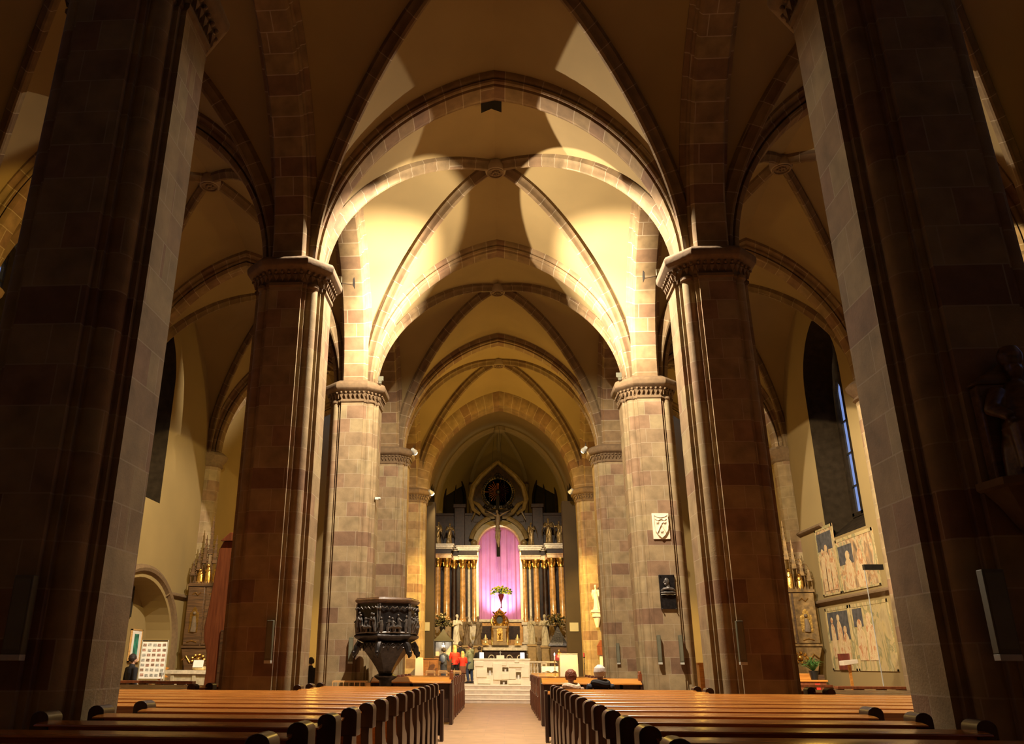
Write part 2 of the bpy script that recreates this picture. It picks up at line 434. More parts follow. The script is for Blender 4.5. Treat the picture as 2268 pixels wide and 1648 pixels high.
# ---- vault webs and ribs
def vault(cx,cy,ax,ay,ex,ey,D,name_i,webmat,ribw=.16,ribd=.26):
    """one quadripartite bay; ax/ay half sizes, ex/ey centre offsets"""
    root=empty('ceiling',(cx,cy,Z0)); root['kind']='structure'
    Rx,Ry=ax+ex,ay+ey; H=min(sqrt(Rx*Rx-ex*ex),sqrt(Ry*Ry-ey*ey))
    Rx_=lambda h: sqrt(max(Rx*Rx-h*h,0))-ex
    Ry_=lambda h: sqrt(max(Ry*Ry-h*h,0))-ey
    sxs=Rx_(H); sys_=Ry_(H)
    gx=lambda h: max(Rx_(h)-sxs*(h/H)**6,0); gy=lambda h: max(Ry_(h)-sys_*(h/H)**6,0)
    dome=lambda x,y: D*(1-(x/ax)**2)*(1-(y/ay)**2)
    n=26; hs=[H*sin(pi/2*k/n) for k in range(n+1)]
    hs=[H*(1-(1-k/n)**1.6) for k in range(n+1)]
    mb=MB(); m=8
    for sx in (-1,1):
        for sy in (-1,1):
            P=[]
            for h in hs:    # severy over the transverse arches: x fixed, y from groin to edge
                row=[]
                for j in range(m+1):
                    t=j/m; x=sx*gx(h); y=sy*(gy(h)+(ay-gy(h))*t); row.append((x,y,h+dome(x,y)))
                P.append(row)
            mb.grid(P)
            P=[]
            for h in hs:
                row=[]
                for j in range(m+1):
                    t=j/m; y=sy*gy(h); x=sx*(gx(h)+(ax-gx(h))*t); row.append((x,y,h+dome(x,y)))
                P.append(row)
            mb.grid(P)
    mb.build('vault_web',webmat,root,angle=28)
    sec=[(ribw,-.08),(ribw,.05),(ribw*.75,.09),(ribw*.62,.12),(ribw*.55,ribd*.6),(ribw*.35,ribd*.9),(0,ribd),(-ribw*.35,ribd*.9),(-ribw*.55,ribd*.6),(-ribw*.62,.12),(-ribw*.75,.09),(-ribw,.05),(-ribw,-.08)]
    for sx in (-1,1):
        for sy in (-1,1):
            pts=[]
            for h in hs:
                x,y=sx*gx(h),sy*gy(h); pts.append(Vector((x,y,h+dome(x,y))))
            if pts[-1].xy.length>.25: pts.append(Vector((0,0,H+dome(0,0))))
            P=[]; side=Vector((-sy*ay,sx*ax,0)); side.normalize(); su=[0]
            for i in range(1,len(sec)): su.append(su[-1]+math.dist(sec[i],sec[i-1]))
            ls=[0]
            for i in range(1,len(pts)): ls.append(ls[-1]+(pts[i]-pts[i-1]).length)
            for i,p in enumerate(pts):
                t=(pts[min(i+1,len(pts)-1)]-pts[max(i-1,0)]).normalized(); nn=t.cross(side)
                if nn.z>0 : nn=-nn
                if i==0: nn=Vector((-sx*ax,-sy*ay,0)).normalized()
                P.append([p+side*w+nn*r for w,r in sec])
            rb=MB(); rb.grid(P,uvf=lambda i,j:(su[min(j,len(su)-1)]+4*sx,ls[min(i,len(ls)-1)]+20+7*sy))
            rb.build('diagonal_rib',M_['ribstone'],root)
    zc=H+dome(0,0)
    k=MB(); k.lathe([(.08,zc-.02),(.30,zc-.04),(.31,zc-.2),(.28,zc-.30),(.23,zc-.33),(.22,zc-.29)],n=24)
    kk=k.build('keystone',M_['ribstone'],root)
    k=MB()   # carved relief in the keystone
    k.lathe([(.25,zc-.30),(.25,zc-.34),(.21,zc-.34),(.20,zc-.29)],n=24)
    for q in range(7):
        a=q*.9; k.ball((.10*cos(a)*(1+.4*sin(q)),.09*sin(a),zc-.31),.045,8,5)
    k.build('carved_relief',M_['capstone'],kk)
    return root
BY=[PY[0]-3.95+7.9*i for i in range(5)]
for i,y in enumerate(BY):
    vault(0,y,4.1,3.6,.95,1.67,.55,i,M_['plaster'])
    for s in (0,1):
        cx,a=aisle_geo(s); e=(25-a*a)/(2*a)-.15
        vault(cx,y,a,3.6,e,1.67,.45,i,M_['plaster'],ribw=.13,ribd=.22)
# spandrel walls filling above the arches (thin strips of web between bays)
# ---- outer walls with lancet windows
def lancet(half,spring,rise,n=10):
    """right half of pointed head from (half,spring) to (0,spring+rise)"""
    e=(rise*rise-half*half)/(2*half); R=half+e
    return [(R*cos(t)-e,spring+R*sin(t)) for t in [math.acos(e/R)*k/n for k in range(n+1)]]
def winbay(mb,rev,X,sgn,yc,half,sill,spring,rise,y0,y1,z1=15.2,depth=.95,shrink=.30,zl=0):
    """wall strip with a pointed splayed window; sgn +1: wall to the right"""
    mb.add([(X,y0,zl),(X,yc-half,zl),(X,yc-half,z1),(X,y0,z1)],[(0,1,2,3)])
    mb.add([(X,yc+half,zl),(X,y1,zl),(X,y1,z1),(X,yc+half,z1)],[(0,1,2,3)])
    mb.add([(X,yc-half,zl),(X,yc+half,zl),(X,yc+half,sill),(X,yc-half,sill)],[(0,1,2,3)])
    hd=lancet(half,spring,rise)
    full=[(yc+u,z) for u,z in hd]+[(yc-u,z) for u,z in hd[::-1][1:]]
    for a,b in zip(full,full[1:]):
        mb.add([(X,a[0],a[1]),(X,b[0],b[1]),(X,b[0],z1),(X,a[0],z1)],[(0,1,2,3)])
    h2=half-shrink; s2=sill+.75; hd2=lancet(h2,spring-.1,rise-.45)
    inner=[(yc+h2,s2)]+[(yc+u,z) for u,z in hd2]+[(yc-u,z) for u,z in hd2[::-1][1:]]+[(yc-h2,s2)]
    outer=[(yc+half,sill)]+full+[(yc-half,sill)]
    Xo=X+sgn*depth
    rev.grid([[(X,y,z) for y,z in outer],[(Xo,y,z) for y,z in inner]],closed_v=True)
    return inner,Xo
M_['bluepane']=None
def pane_mat():
    m,nt,b=_nt('dusk_lit_glass')
    tc=N(nt,'ShaderNodeTexCoord'); nz=N(nt,'ShaderNodeTexNoise'); nz.inputs['Scale'].default_value=9; L(nt,tc.outputs['Object'],nz.inputs['Vector'])
    b.inputs['Base Color'].default_value=(.4,.45,.6,1); b.inputs['Roughness'].default_value=.2
    tr=N(nt,'ShaderNodeBsdfTransparent'); tr.inputs[0].default_value=(.9,.95,1,1)
    mx=N(nt,'ShaderNodeMixShader'); mx.inputs[0].default_value=.08; L(nt,tr.outputs[0],mx.inputs[1]); L(nt,b.outputs[0],mx.inputs[2])
    L(nt,mx.outputs[0],nt.nodes['Material Output'].inputs['Surface'])
    return m
M_['bluepane']=pane_mat()
wn=0
def window(inner,Xo,sgn,yc,half):
    global wn
    wn+=1
    root=empty('window_%d'%wn,(Xo,yc,0)); root['kind']='structure'
    hs=max(y for y,z in inner)-yc; zb=inner[0][1]; zt=max(z for y,z in inner); sp=zb+(zt-zb)*.70
    loc=[(y-yc,z) for y,z in inner]
    nl=3; lw=2*hs/nl
    g=MB()
    for q in range(nl):
        c=-hs+lw*(q+.5); hw=lw*.33; hd=lancet(hw,sp-.2,.7,8)
        o_=[(hw,zb+.08)]+hd+[(-u,z) for u,z in hd[::-1][1:]]+[(-hw,zb+.08)]
        g.add([(0,c+u,z) for u,z in o_],[tuple(range(len(o_)))])
    # small pierced quatrefoils in the head
    for (c,z,r) in ((0,sp+1.25,.22),(-.45,sp+.8,.17),(.45,sp+.8,.17),(0,sp+.75,.14),(-.2,sp+1.75,.12),(.2,sp+1.75,.12)):
        for k in range(4):
            a=k*pi/2+pi/4
            g.add([(0,c+.5*r*cos(a)+.42*r*cos(t),z+.5*r*sin(a)+.42*r*sin(t)) for t in [2*pi*v/10 for v in range(10)]],[tuple(range(10))])
    g.build('pane',M_['bluepane'],root,fixn=False)
    # stone plate behind, cut around the panes: mullions + head built as bars
    f=MB(); hd_all=loc
    for q in range(nl+1):
        c=-hs+lw*q; zt_=sp+.35
        f.box(-.10,.06,c-lw*.17,c+lw*.17,zb,zt_)
    f.box(-.10,.06,-hs,hs,zb-.05,zb+.10)
    # head: horizontal slices clipped by the outline, leaving the quatrefoils open
    Q=[(0,sp+1.25,.22),(-.45,sp+.8,.17),(.45,sp+.8,.17),(0,sp+.75,.14),(-.2,sp+1.75,.12),(.2,sp+1.75,.12)]
    L_=[(-hs+lw*(q+.5),lw*.33) for q in range(nl)]
    dz=.045; z=sp-.2
    e_=None
    def outw(z):
        m_=0
        for (u0,z0),(u1,z1) in zip(loc,loc[1:]):
            if min(z0,z1)<=z<=max(z0,z1) and abs(z1-z0)>1e-6:
                u=u0+(u1-u0)*(z-z0)/(z1-z0); m_=max(m_,abs(u))
        return m_
    while z<zt:
        zc_=z+dz/2; ow=outw(zc_)
        if ow>.02:
            cuts=[]
            for c,r in L_:
                ee=(.49-r*r)/(2*r); R=r+ee; h=zc_-(sp-.2)
                if 0<=h<.7:
                    w_=sqrt(max(R*R-h*h,0))-ee
                    if w_>0: cuts.append((c-w_,c+w_))
            for c,zz,r in Q:
                for k in range(4):
                    a=k*pi/2+pi/4; cy_=c+.5*r*cos(a); cz_=zz+.5*r*sin(a); d=abs(zc_-cz_); rr=.42*r
                    if d<rr: w_=sqrt(rr*rr-d*d); cuts.append((cy_-w_,cy_+w_))
            cuts.sort(); cur=-ow
            for a_,b_ in cuts:
                if a_>cur: f.box(-.08,.04,cur,min(a_,ow),z,z+dz)
                cur=max(cur,b_)
            if cur<ow: f.box(-.08,.04,cur,ow,z,z+dz)
        z+=dz
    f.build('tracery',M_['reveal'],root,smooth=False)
    b=MB(); k=zb+1.0
    while k<sp: b.box(-.03,.03,-hs+.02,hs-.02,k-.03,k+.03); k+=1.15
    b.build('glazing_bar',M_['black'],root)
for s,X,sg in ((0,XL,-1),(1,XR,1)):
    w=MB(); rv=MB(); ins=[]
    for i,y in enumerate(BY[:4]):
        yw=y-(.5 if s else 1.9)
        r=winbay(w,rv,X,sg,yw,1.55,5.55 if s else 6.7,10.9 if s else 11.1,2.2,PY[0]-7.9+7.9*i,PY[0]+7.9*i,zl=4.6 if (s==0 and i==3) else 0)
        ins.append((r,yw))
    if s==0:
        n=24; yc,hw,zs,rr=26.7,2.75,2.0,2.15
        hd=[(yc+hw*cos(a),zs+rr*sin(a)) for a in [pi*q/n for q in range(n+1)]]
        y0,y1=PY[0]+15.8,PY[0]+23.7
        w.add([(X,y0,0),(X,yc-hw,0),(X,yc-hw,4.6),(X,y0,4.6)],[(0,1,2,3)]); w.add([(X,yc+hw,0),(X,y1,0),(X,y1,4.6),(X,yc+hw,4.6)],[(0,1,2,3)])
        for a,b in zip(hd,hd[1:]): w.add([(X,a[0],a[1]),(X,b[0],b[1]),(X,b[0],4.6),(X,a[0],4.6)],[(0,1,2,3)])
        full=[(yc+hw,0)]+hd+[(yc-hw,0)]
        w.grid([[(X,y,z) for y,z in full],[(X-.9,y,z) for y,z in full]]); w.add([(X-.9,y,z) for y,z in full],[tuple(range(len(full)))])
    w.add([(X,PY[3],0),(X,42.2,0),(X,42.2,15.2),(X,PY[3],15.2)],[(0,1,2,3)])
    wo=w.build('wall_left' if s==0 else 'wall_right',M_['wallplaster'],smooth=False,fixn=False); wo['kind']='structure'
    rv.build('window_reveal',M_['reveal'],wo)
    for (r,y) in ins: window(r[0],r[1],sg,y,.9)
# wall shafts (responds) with impost on the outer walls
rs=MB(); ri=MB()
def respond(mb,mi):
    out=[(0,-.42),(.18,-.42),(.30,-.30),(.42,-.22),(.46,-.1),(.46,.1),(.42,.22),(.30,.30),(.18,.42),(0,.42)]
    loft(mb,[[(x,y,z) for x,y in out] for z in (0,9.2)],uv=True)
    R=[]
    for g,z in ((0,8.95),(.05,9.0),(.02,9.1),(.12,9.3),(.14,9.42),(.06,9.55)):
        R.append([(x*(1+g*1.6)+(g if x>0 else 0),y*(1+g*1.8),z) for x,y in out])
    loft(mi,R); ngon(mi,R[-1])
respond(rs,ri)
rsp=None
for s,X in ((0,XL),(1,XR)):
    for i,y in enumerate(PY):
        if rsp is None:
            rsp=thing('wall_pier','', 'pillar',(X,y,0)); rs.build('shaft',M_['stone'],rsp); ri.build('impost',M_['capstone'],rsp); t=rsp
        else: t=copy_tree(rsp)
        t.location=(X,y,0); t.rotation_euler=(0,0,0 if s==0 else pi)
        t['label']='stone half pillar on the %s outer wall opposite the %s nave pillar from the camera'%(('left','right')[s],ords[i]); t['category']='pillar'; t['group']='half pillars on the outer walls'
# string course on the outer walls
for s,X in ((0,XL),(1,XR)):
    tb=MB()
    for (za,y0,y1) in (((3.55,24,31.0),(6.1,28.7,31.0)) if s else ((3.75,28.6,31.0),)):
        tb.prism([(0,za-.09),(.06,za-.07),(.13,za),(.13,za+.05),(0,za+.12)] if s==0 else [(0,za-.09),(-.06,za-.07),(-.13,za),(-.13,za+.05),(0,za+.12)],'y',y0,y1,Matrix.Translation((X,0,0)))
    o=tb.build('trim_%d'%(s+1),M_['capstone']); o['kind']='structure'
# floor, end walls
def floormat():
    m,nt,b=_nt('floor_stone')
    tc=N(nt,'ShaderNodeTexCoord'); br=N(nt,'ShaderNodeTexBrick'); br.offset=.5
    L(nt,tc.outputs['Object'],br.inputs['Vector']); br.inputs['Scale'].default_value=1
    br.inputs['Brick Width'].default_value=.9; br.inputs['Row Height'].default_value=.6; br.inputs['Mortar Size'].default_value=.008
    br.inputs['Color1'].default_value=(.46,.29,.165,1); br.inputs['Color2'].default_value=(.41,.25,.145,1); br.inputs['Mortar'].default_value=(.36,.24,.15,1)
    nz=N(nt,'ShaderNodeTexNoise'); nz.inputs['Scale'].default_value=2.5; nz.inputs['Detail'].default_value=5; L(nt,tc.outputs['Object'],nz.inputs['Vector'])
    mx=N(nt,'ShaderNodeMix',data_type='RGBA',blend_type='OVERLAY'); mx.inputs[0].default_value=.35
    L(nt,br.outputs['Color'],mx.inputs[6]); L(nt,nz.outputs['Fac'],mx.inputs[7]); L(nt,mx.outputs[2],b.inputs['Base Color'])
    b.inputs['Roughness'].default_value=.45
    return m
M_['floor']=floormat()
f=MB(); f.box(XL-1.3,XR+.3,-1,56,-.2,0); o=f.build('floor',M_['floor'],smooth=False); o['kind']='structure'
w=MB(); w.box(XL-.3,XR+.3,-1.0,-.7,0,15.5); o=w.build('wall_back',M_['wallplaster'],smooth=False); o['kind']='structure'
for s in (0,1):
    w=MB(); x0,x1=(XL,-4.35) if s==0 else (4.35,XR)
    w.box(x0,x1,42.0,42.4,0,15.5); o=w.build('wall_east_left' if s==0 else 'wall_east_right',M_['wallplaster'],smooth=False); o['kind']='structure'
# chancel: side walls, polygonal apse, vault
w=MB()
CWX=3.95
plan=[(-CWX,39.9),(-CWX,48.6),(-2.0,52.8),(1.75,52.8),(CWX,48.6),(CWX,39.9)]
P=[[(x,y,z) for x,y in plan] for z in (0,12.9)]
w.grid(P)
o=w.build('wall_chancel',M_['wallplaster'],smooth=False); o['kind']='structure'
cr=empty('ceiling',(0,47.5,0)); cr['kind']='structure'
v=MB(); apex=Vector((0,46.6-47.5,15.0))
def arcpts(p,q,rise_at=.0,n=12,bulge=.0):
    # quarter-ish pointed curve from wall spring point p up to q
    out=[]
    for k in range(n+1):
        a=k/n*pi/2*.93; s_=sin(a)/sin(pi/2*.93); c_=(1-cos(a))/(1-cos(pi/2*.93))
        out.append(Vector((p.x+(q.x-p.x)*c_, p.y+(q.y-p.y)*c_, p.z+(q.z-p.z)*s_)))
    return out
spr=[Vector((x,y-47.5,12.7 if abs(x)<3 else 10.2)) for x,y in plan[1:-1]]
front=[Vector((-CWX,40.0-47.5,9.2)),Vector((CWX,40.0-47.5,9.2))]
allp=[front[0]]+[Vector((-CWX,46.6-47.5,9.6))]+spr+[Vector((CWX,46.6-47.5,9.6)),front[1]]
curves=[arcpts(p,apex) for p in allp]
frontapex=Vector((0,40.0-47.5,14.6))
curves[0]=arcpts(front[0],frontapex); curves[-1]=arcpts(front[1],frontapex)
mid=[[a.lerp(b,.5) for a,b in zip(curves[i],curves[i+1])] for i in range(len(curves)-1)]
for i in range(len(curves)-1):
    v.grid([[tuple(p) for p in curves[i]],[tuple(p) for p in curves[i+1]]])
v.build('vault_web',M_['plaster'],cr,angle=20)
for i,c in enumerate(curves[1:-1]):
    b=MB(); b.tube([p-Vector((0,0,.06)) for p in c],.17,8); b.build('diagonal_rib',M_['ribstone'],cr)
k=MB(); k.lathe([(.35,14.95),(.38,14.7),(.2,14.6)],c=(0,46.6-47.5,0),n=16); k.build('keystone',M_['ribstone'],cr)
b=MB(); b.tube([apex-Vector((0,0,.05)),Vector((-.12,52.7-47.5,14.3)),Vector((-.12,52.7-47.5,13.0))],.14,8); b.build('ridge_rib',M_['ribstone'],cr)
b=MB(); b.add([(-2.0,5.25,12.9),(1.75,5.25,12.9),(-.12,5.25,14.6)],[(0,1,2)]); b.build('lunette',M_['plaster'],cr)
# slender wall shafts in the apse
for x,y in plan[1:-1]:
    b=MB(); b.lathe([(.13,0),(.13,12.2 if abs(x)<3 else 9.8),(.22,12.5 if abs(x)<3 else 10.0),(.24,12.7 if abs(x)<3 else 10.2)],c=(x*.97,y-.2,0),n=10); o=b.build('apse_shaft',M_['ribstone'])
    tag(o,'slender stone shaft in the apse, %s'%(('left' if x<0 else 'right')+(' corner beside the high altar' if abs(x)>3 else ' side right behind the high altar')),'shaft')
# dark square lamp opening hanging in the crown behind the big arch
# ------------------------------------------------------------------ pews
def cap_profile(w,h=.24,n=8):
    r=w/2
    return [(-r,0),(r,0),(r,h-r*.8)]+[(r*cos(a),h-r*.8+r*.8*sin(a)) for a in [pi*k/n for k in range(1,n)]]+[(-r,h-r*.8)]
ENDP=[(-.10,0),(.42,0),(.42,.09),(.37,.14),(.35,.24),(.38,.36),(.43,.46),(.44,.56),(.41,.63),(.33,.67),(.23,.70),(.16,.76),(.12,.85),(.10,.95),(-.10,.95),(-.12,.86),(-.09,.7),(-.08,.4)]
def pew(name,length,sgn,label,group,lattice=False,endmat=None):
    """aisle end at local x=0, bench running towards sgn*x; people face +y"""
    t=thing(name,label,'pew',(0,0,0),0,group)
    em=endmat or M_['pewdark']
    for xe in (0,length):
        x=sgn*xe
        m=MB(); m.prism(ENDP,'x',min(x,x+sgn*.075) if xe==0 else x-.04,max(x,x+sgn*.075) if xe==0 else x+.04)
        m.prism([(p[0]+(sgn*.0375 if xe==0 else x),p[1]+.915) for p in cap_profile(.14,.225)],'y',-.105,.115)
        if lattice: 
            for k in range(4): m.box(x-.03,x+.01,-.06+k*.12,-.03+k*.12,.1,.62)
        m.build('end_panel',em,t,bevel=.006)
    a,b=sorted((sgn*.07,sgn*(length-.03)))
    m=MB(); m.prism([(-.02,.44),(.02,.44),(-.045,1.05),(-.085,1.05)],'x',a,b); m.build('backrest',M_['pew'],t,bevel=.004)
    m=MB(); m.prism([(-.04,1.045),(-.04,1.072),(-.07,1.075),(-.225,1.054),(-.23,1.040)],'x',a,b); m.build('book_ledge',M_['pew'],t,bevel=.006)
    m=MB(); m.prism([(-.02,.40),(.36,.415),(.37,.45),(-.02,.445)],'x',a,b); m.build('seat',M_['pew'],t,bevel=.006)
    m=MB(); m.box(a,b,-.42,-.26,.15,.19)
    for q in (a+.1,(a+b)/2,b-.1): m.box(q-.03,q+.03,-.40,-.28,0,.15)
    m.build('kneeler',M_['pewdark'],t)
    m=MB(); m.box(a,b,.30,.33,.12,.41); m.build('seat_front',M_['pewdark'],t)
    return t
ORD=['first','second','third','fourth','fifth','sixth','seventh','eighth','ninth','tenth','eleventh','twelfth','thirteenth','fourteenth','fifteenth','sixteenth']
XA=(-1.28,.87)
proto={}
ys=[3.8+.9*k for k in range(15)]
wide=lambda y: not (6.4<y<8.5 or 14.3<y<16.6)
for s in (0,1):
    sg=-1 if s==0 else 1
    for k,y in enumerate(ys):
        if s==1 and k==14: continue
        Ln=(6.7 if wide(y) else (2.25 if s==0 else 2.55))
        key=(s,Ln)
        side='left' if s==0 else 'right'
        if k<len(ys)-1-s: lab='%s wooden pew %s of the aisle, %s row from the camera'%('wide' if wide(y) else 'short','left' if s==0 else 'right',ORD[k])
        else: lab='frontmost short pew of the %s pew block, farthest from the camera'%side
        if key not in proto:
            t=pew('church_pew',Ln,sg,lab,'rows of pews along the aisle'); proto[key]=t
        else:
            t=copy_tree(proto[key]); t['label']=lab
        t.location=(XA[s],y,0)
# pews in the side aisles
for s in (0,1):
    sg=-1 if s==0 else 1; first=None
    for k,y in enumerate((14.6,15.5,16.4)):
        lab='aisle pew beyond the %s second pillar, %s'%('left' if s==0 else 'right',('nearest of three','middle of three','farthest of three')[k])
        if first is None: first=pew('aisle_pew',3.4,sg,lab,'pews in the side aisles'); t=first
        else: t=copy_tree(first); t['label']=lab
        t.location=(sg*5.35,y,0)
# second, small block of pews in front of the altar steps
for s in (0,1):
    sg=-1 if s==0 else 1; first=None
    for k in range(7):
        y=24.6+1.05*k
        lab='small choir pew %s of the aisle below the altar steps, %s behind the sloping desk'%(('left','right')[s],ORD[k])
        if first is None: first=pew('choir_pew',2.0,sg,lab,'choir pews below the altar steps',True,M_['choirend']); t=first
        else: t=copy_tree(first); t['label']=lab
        t.location=(-1.42 if s==0 else .98,y,0)
# sloping prayer desks in front of them
def desk(name,x0,x1,y,label,endx):
    t=thing(name,label,'desk',((x0+x1)/2,y,0)); h=(x1-x0)/2
    m=MB(); m.prism([(-.28,1.0),(-.28,1.035),(.16,1.15),(.16,1.11)],'x',-h,h); m.build('sloping_top',M_['blonde2'],t,bevel=.006)
    m=MB(); m.box(-h,h,-.10,-.06,.06,1.02)
    n=int(h*2/.5)
    for i in range(n+1):
        q=-h+i*2*h/n; m.box(max(q-.04,-h),min(q+.04,h),-.125,-.10,.06,1.0)
    m.box(-h,h,-.125,-.10,.06,.16); m.box(-h,h,-.125,-.10,.9,1.0)
    m.build('front_panel',M_['pewdark'],t)
    for q in (-h,h):
        m=MB(); m.prism([(-.26,0),(.30,0),(.30,1.12),(.16,1.14),(-.26,1.02)],'x',q-.04,q+.04); m.build('end_panel',M_['pewdark'],t,bevel=.01)
    m=MB(); q=h*endx; m.box(q-.05,q+.05,-.05,.05,1.08,1.27); m.ball((q,0,1.29),.05,8,6); m.build('post',M_['redwood'],t,bevel=.008)
    return t
M_['blonde2']=wood('orange_desk_wood',(.50,.19,.03),(.72,.32,.06),rough=.3,coat=.3)
desk('prayer_desk',-3.5,-1.38,22.7,'long orange desk with sloping top left of the aisle behind the pulpit foot',1)
desk('prayer_desk',1.0,3.55,22.5,'long orange desk with sloping top right of the aisle before the two seated people',1)
# low slatted box and bench by the lit pillars
t=thing('slatted_box','low light wood box with six dark panels at the foot of the pulpit pillar','box',(-3.92,21.7,0))
m=MB(); m.box(-.42,.42,-.15,.15,.0,.86); m.build('carcass',M_['darkwood'],t)
m=MB()
for i in range(7): q=-.42+i*.14; m.box(q-.012,q+.012,-.17,-.15,.0,1.03)
m.box(-.43,.43,-.17,.16,1.03,1.07); m.box(.42,.55,-.17,-.14,0,1.03); m.box(-.43,.55,-.17,-.145,.83,.87); m.build('slats',M_['blonde'],t)
t=thing('bench','low dark wooden bench in front of the pillar with the portrait relief','bench',(4.25,21.6,0))
m=MB(); m.box(-.62,.62,-.2,.2,.84,.89); m.build('seat',M_['darkwood'],t,bevel=.01)
for q in (-.55,.55): 
    m=MB(); m.box(q-.04,q+.04,-.18,.18,0,.84); m.build('leg',M_['darkwood'],t)
m=MB(); m.box(-.55,.55,-.02,.02,.3,.5); m.build('stretcher',M_['darkwood'],t)
# front modesty panel closing the first blocks of pews
for s in (0,1):
    sg=-1 if s==0 else 1
    t=thing('kneeling_rail','dark kneeling rail closing the front of the %s pew block'%('left' if s==0 else 'right'),'rail',(XA[s],17.9,0))
    a,b=sorted((0,sg*2.3))
    m=MB(); m.box(a,b,0,.04,.1,.92); m.build('panel',M_['pewdark'],t)
    m=MB(); m.prism([(-.2,.9),(-.2,.93),(.06,.97),(.06,.94)],'x',a,b); m.build('ledge',M_['pew'],t,bevel=.005)
    for q in (a,b): m=MB(); m.box(q-.035,q+.035,-.2,.06,0,.98); m.build('end_panel',M_['pewdark'],t,bevel=.01)

t=thing('backless_bench','long backless bench under the two seated people, right of the aisle','bench',(2.2,16.62,0))
m=MB(); m.box(-1.3,1.3,-.2,.2,.42,.46); m.build('seat',M_['pew'],t,bevel=.008)
for q in (-1.27,1.27):
    m=MB(); m.prism(ENDP,'x',q-.04,q+.04,Matrix.Translation((0,-.25,0))); m.build('end_panel',M_['pewdark'],t,bevel=.006)

M_['platform']=wood('dark_floor_boards',(.03,.015,.008),(.06,.03,.015),rough=.5,scale=(2,14,14),coat=0)
for k,(x0,x1,y0,y1) in enumerate(((-8.1,-1.36,3.3,18.2),(.95,7.7,3.3,18.2),(-3.7,-1.5,23.4,31.6),(1.06,3.5,23.4,31.6))):
    f=MB(); f.box(x0,x1,y0,y1,-.05,.012); o=f.build('floor',M_['platform'],smooth=False); o['kind']='structure'
# ------------------------------------------------------------------ figures
def remesh(o,v=.012,sm=True):
    r=o.modifiers.new('Remesh','REMESH'); r.mode='VOXEL'; r.voxel_size=v; r.use_smooth_shade=True
    s=o.modifiers.new('Smooth','SMOOTH'); s.iterations=3; s.factor=.5
    return o
STAND=dict(pel=(0,0,.95),wa=(0,0,1.10),ch=(0,.005,1.28),nb=(0,0,1.44),nk=(0,.01,1.50),hd=(0,.02,1.62),
 shl=(-.185,0,1.39),ell=(-.23,-.02,1.11),wrl=(-.22,.06,.87),shr=(.185,0,1.39),elr=(.23,-.02,1.11),wrr=(.22,.06,.87),
 hpl=(-.09,0,.92),knl=(-.10,.03,.50),anl=(-.10,-.01,.09),hpr=(.09,0,.92),knr=(.10,.03,.50),anr=(.10,-.01,.09))
def jj(pose,H):
    d=dict(STAND); d.update(pose or {}); k=H/1.74
    return {a:Vector(b)*k for a,b in d.items()},k
def hand(m,wr,el,k,curl=.5,side=1):
    d=(wr-el).normalized(); a=d.cross(Vector((0,1,0))) 
    if a.length<.3: a=d.cross(Vector((1,0,0)))
    a.normalize(); n=a.cross(d)
    m.tube([wr,wr+d*.04*k,wr+d*.09*k],[.024*k,.032*k,.034*k],8,flat=.6)
    for i,(o,l) in enumerate(((-.026,.070),(-.009,.080),(.009,.074),(.025,.058))):
        b=wr+d*.085*k+a*o*k; c=b+(d*cos(curl*.4)+n*sin(curl*.4))*l*.5*k; e=c+(d*cos(curl*1.2)+n*sin(curl*1.2))*l*.5*k
        m.tube([b,c,e],[.0095*k,.009*k,.007*k],6)
    b=wr+d*.03*k-a*side*.026*k
    m.tube([b,b+(d*.6-a*side*.6)*.035*k,b+(d*.85-a*side*.45)*.07*k],[.012*k,.011*k,.008*k],6)
def head(m,j,k,turn=0,tilt=0):
    h=j['hd']; R=Matrix.Rotation(turn,3,'Z')@Matrix.Rotation(tilt,3,'X')
    def P(x,y,z): return h+R@(Vector((x,y,z))*k)
    m.ball(P(0,-.005,.035),.094*k,14,9,sx=.84,sy=1.02,sz=1.02)
    m.tube([P(0,.02,-.01),P(0,.035,-.05),P(0,.045,-.085)],[.075*k,.062*k,.038*k],10)   # face to chin
    m.tube([P(0,.088,.028),P(0,.112,-.008),P(0,.098,-.016)],[.009*k,.015*k,.012*k],6)   # nose
    m.tube([P(-.022,.088,-.038),P(0,.097,-.037),P(.022,.088,-.038)],[.005*k,.008*k,.005*k],5)  # mouth
    for s in (-1,1):
        m.ball(P(s*.080,-.005,.0),.022*k,7,5,sx=.5)     # ear
        m.tube([P(s*.048,.082,.036),P(s*.03,.092,.042),P(s*.014,.09,.036)],.007*k,5) # brow
    return P
def body_mesh(m,j,k,turn,tilt,curl=(.5,.5),legs=True):
    m.tube([j['pel']-Vector((0,0,.08*k)),j['pel'],j['wa'],j['ch'],j['nb']],[.14*k,.155*k,.135*k,.165*k,.07*k],12,flat=.62)
    m.tube([j['nb']-Vector((0,0,.05*k)),j['nk'],j['hd']],[.075*k,.055*k,.05*k],10)
    P=head(m,j,k,turn,tilt)
    for s,e,w,c,sd in (('shl','ell','wrl',curl[0],-1),('shr','elr','wrr',curl[1],1)):
        m.tube([j['ch'].lerp(j[s],.5),j[s],j[s].lerp(j[e],.5),j[e],j[e].lerp(j[w],.4),j[w]],[.08*k,.06*k,.048*k,.041*k,.039*k,.026*k],9)
        hand(m,j[w],j[e],k,c,sd)
    if legs:
        for h,n,a in (('hpl','knl','anl'),('hpr','knr','anr')):
            m.tube([j[h],j[h].lerp(j[n],.5),j[n],j[n].lerp(j[a],.35),j[a]],[.088*k,.075*k,.055*k,.055*k,.036*k],10)
            m.tube([j[a]+Vector((0,-.04*k,-.04*k)),j[a]+Vector((0,.04*k,-.045*k)),j[a]+Vector((0,.15*k,-.06*k))],[.035*k,.04*k,.024*k],8)
    return P
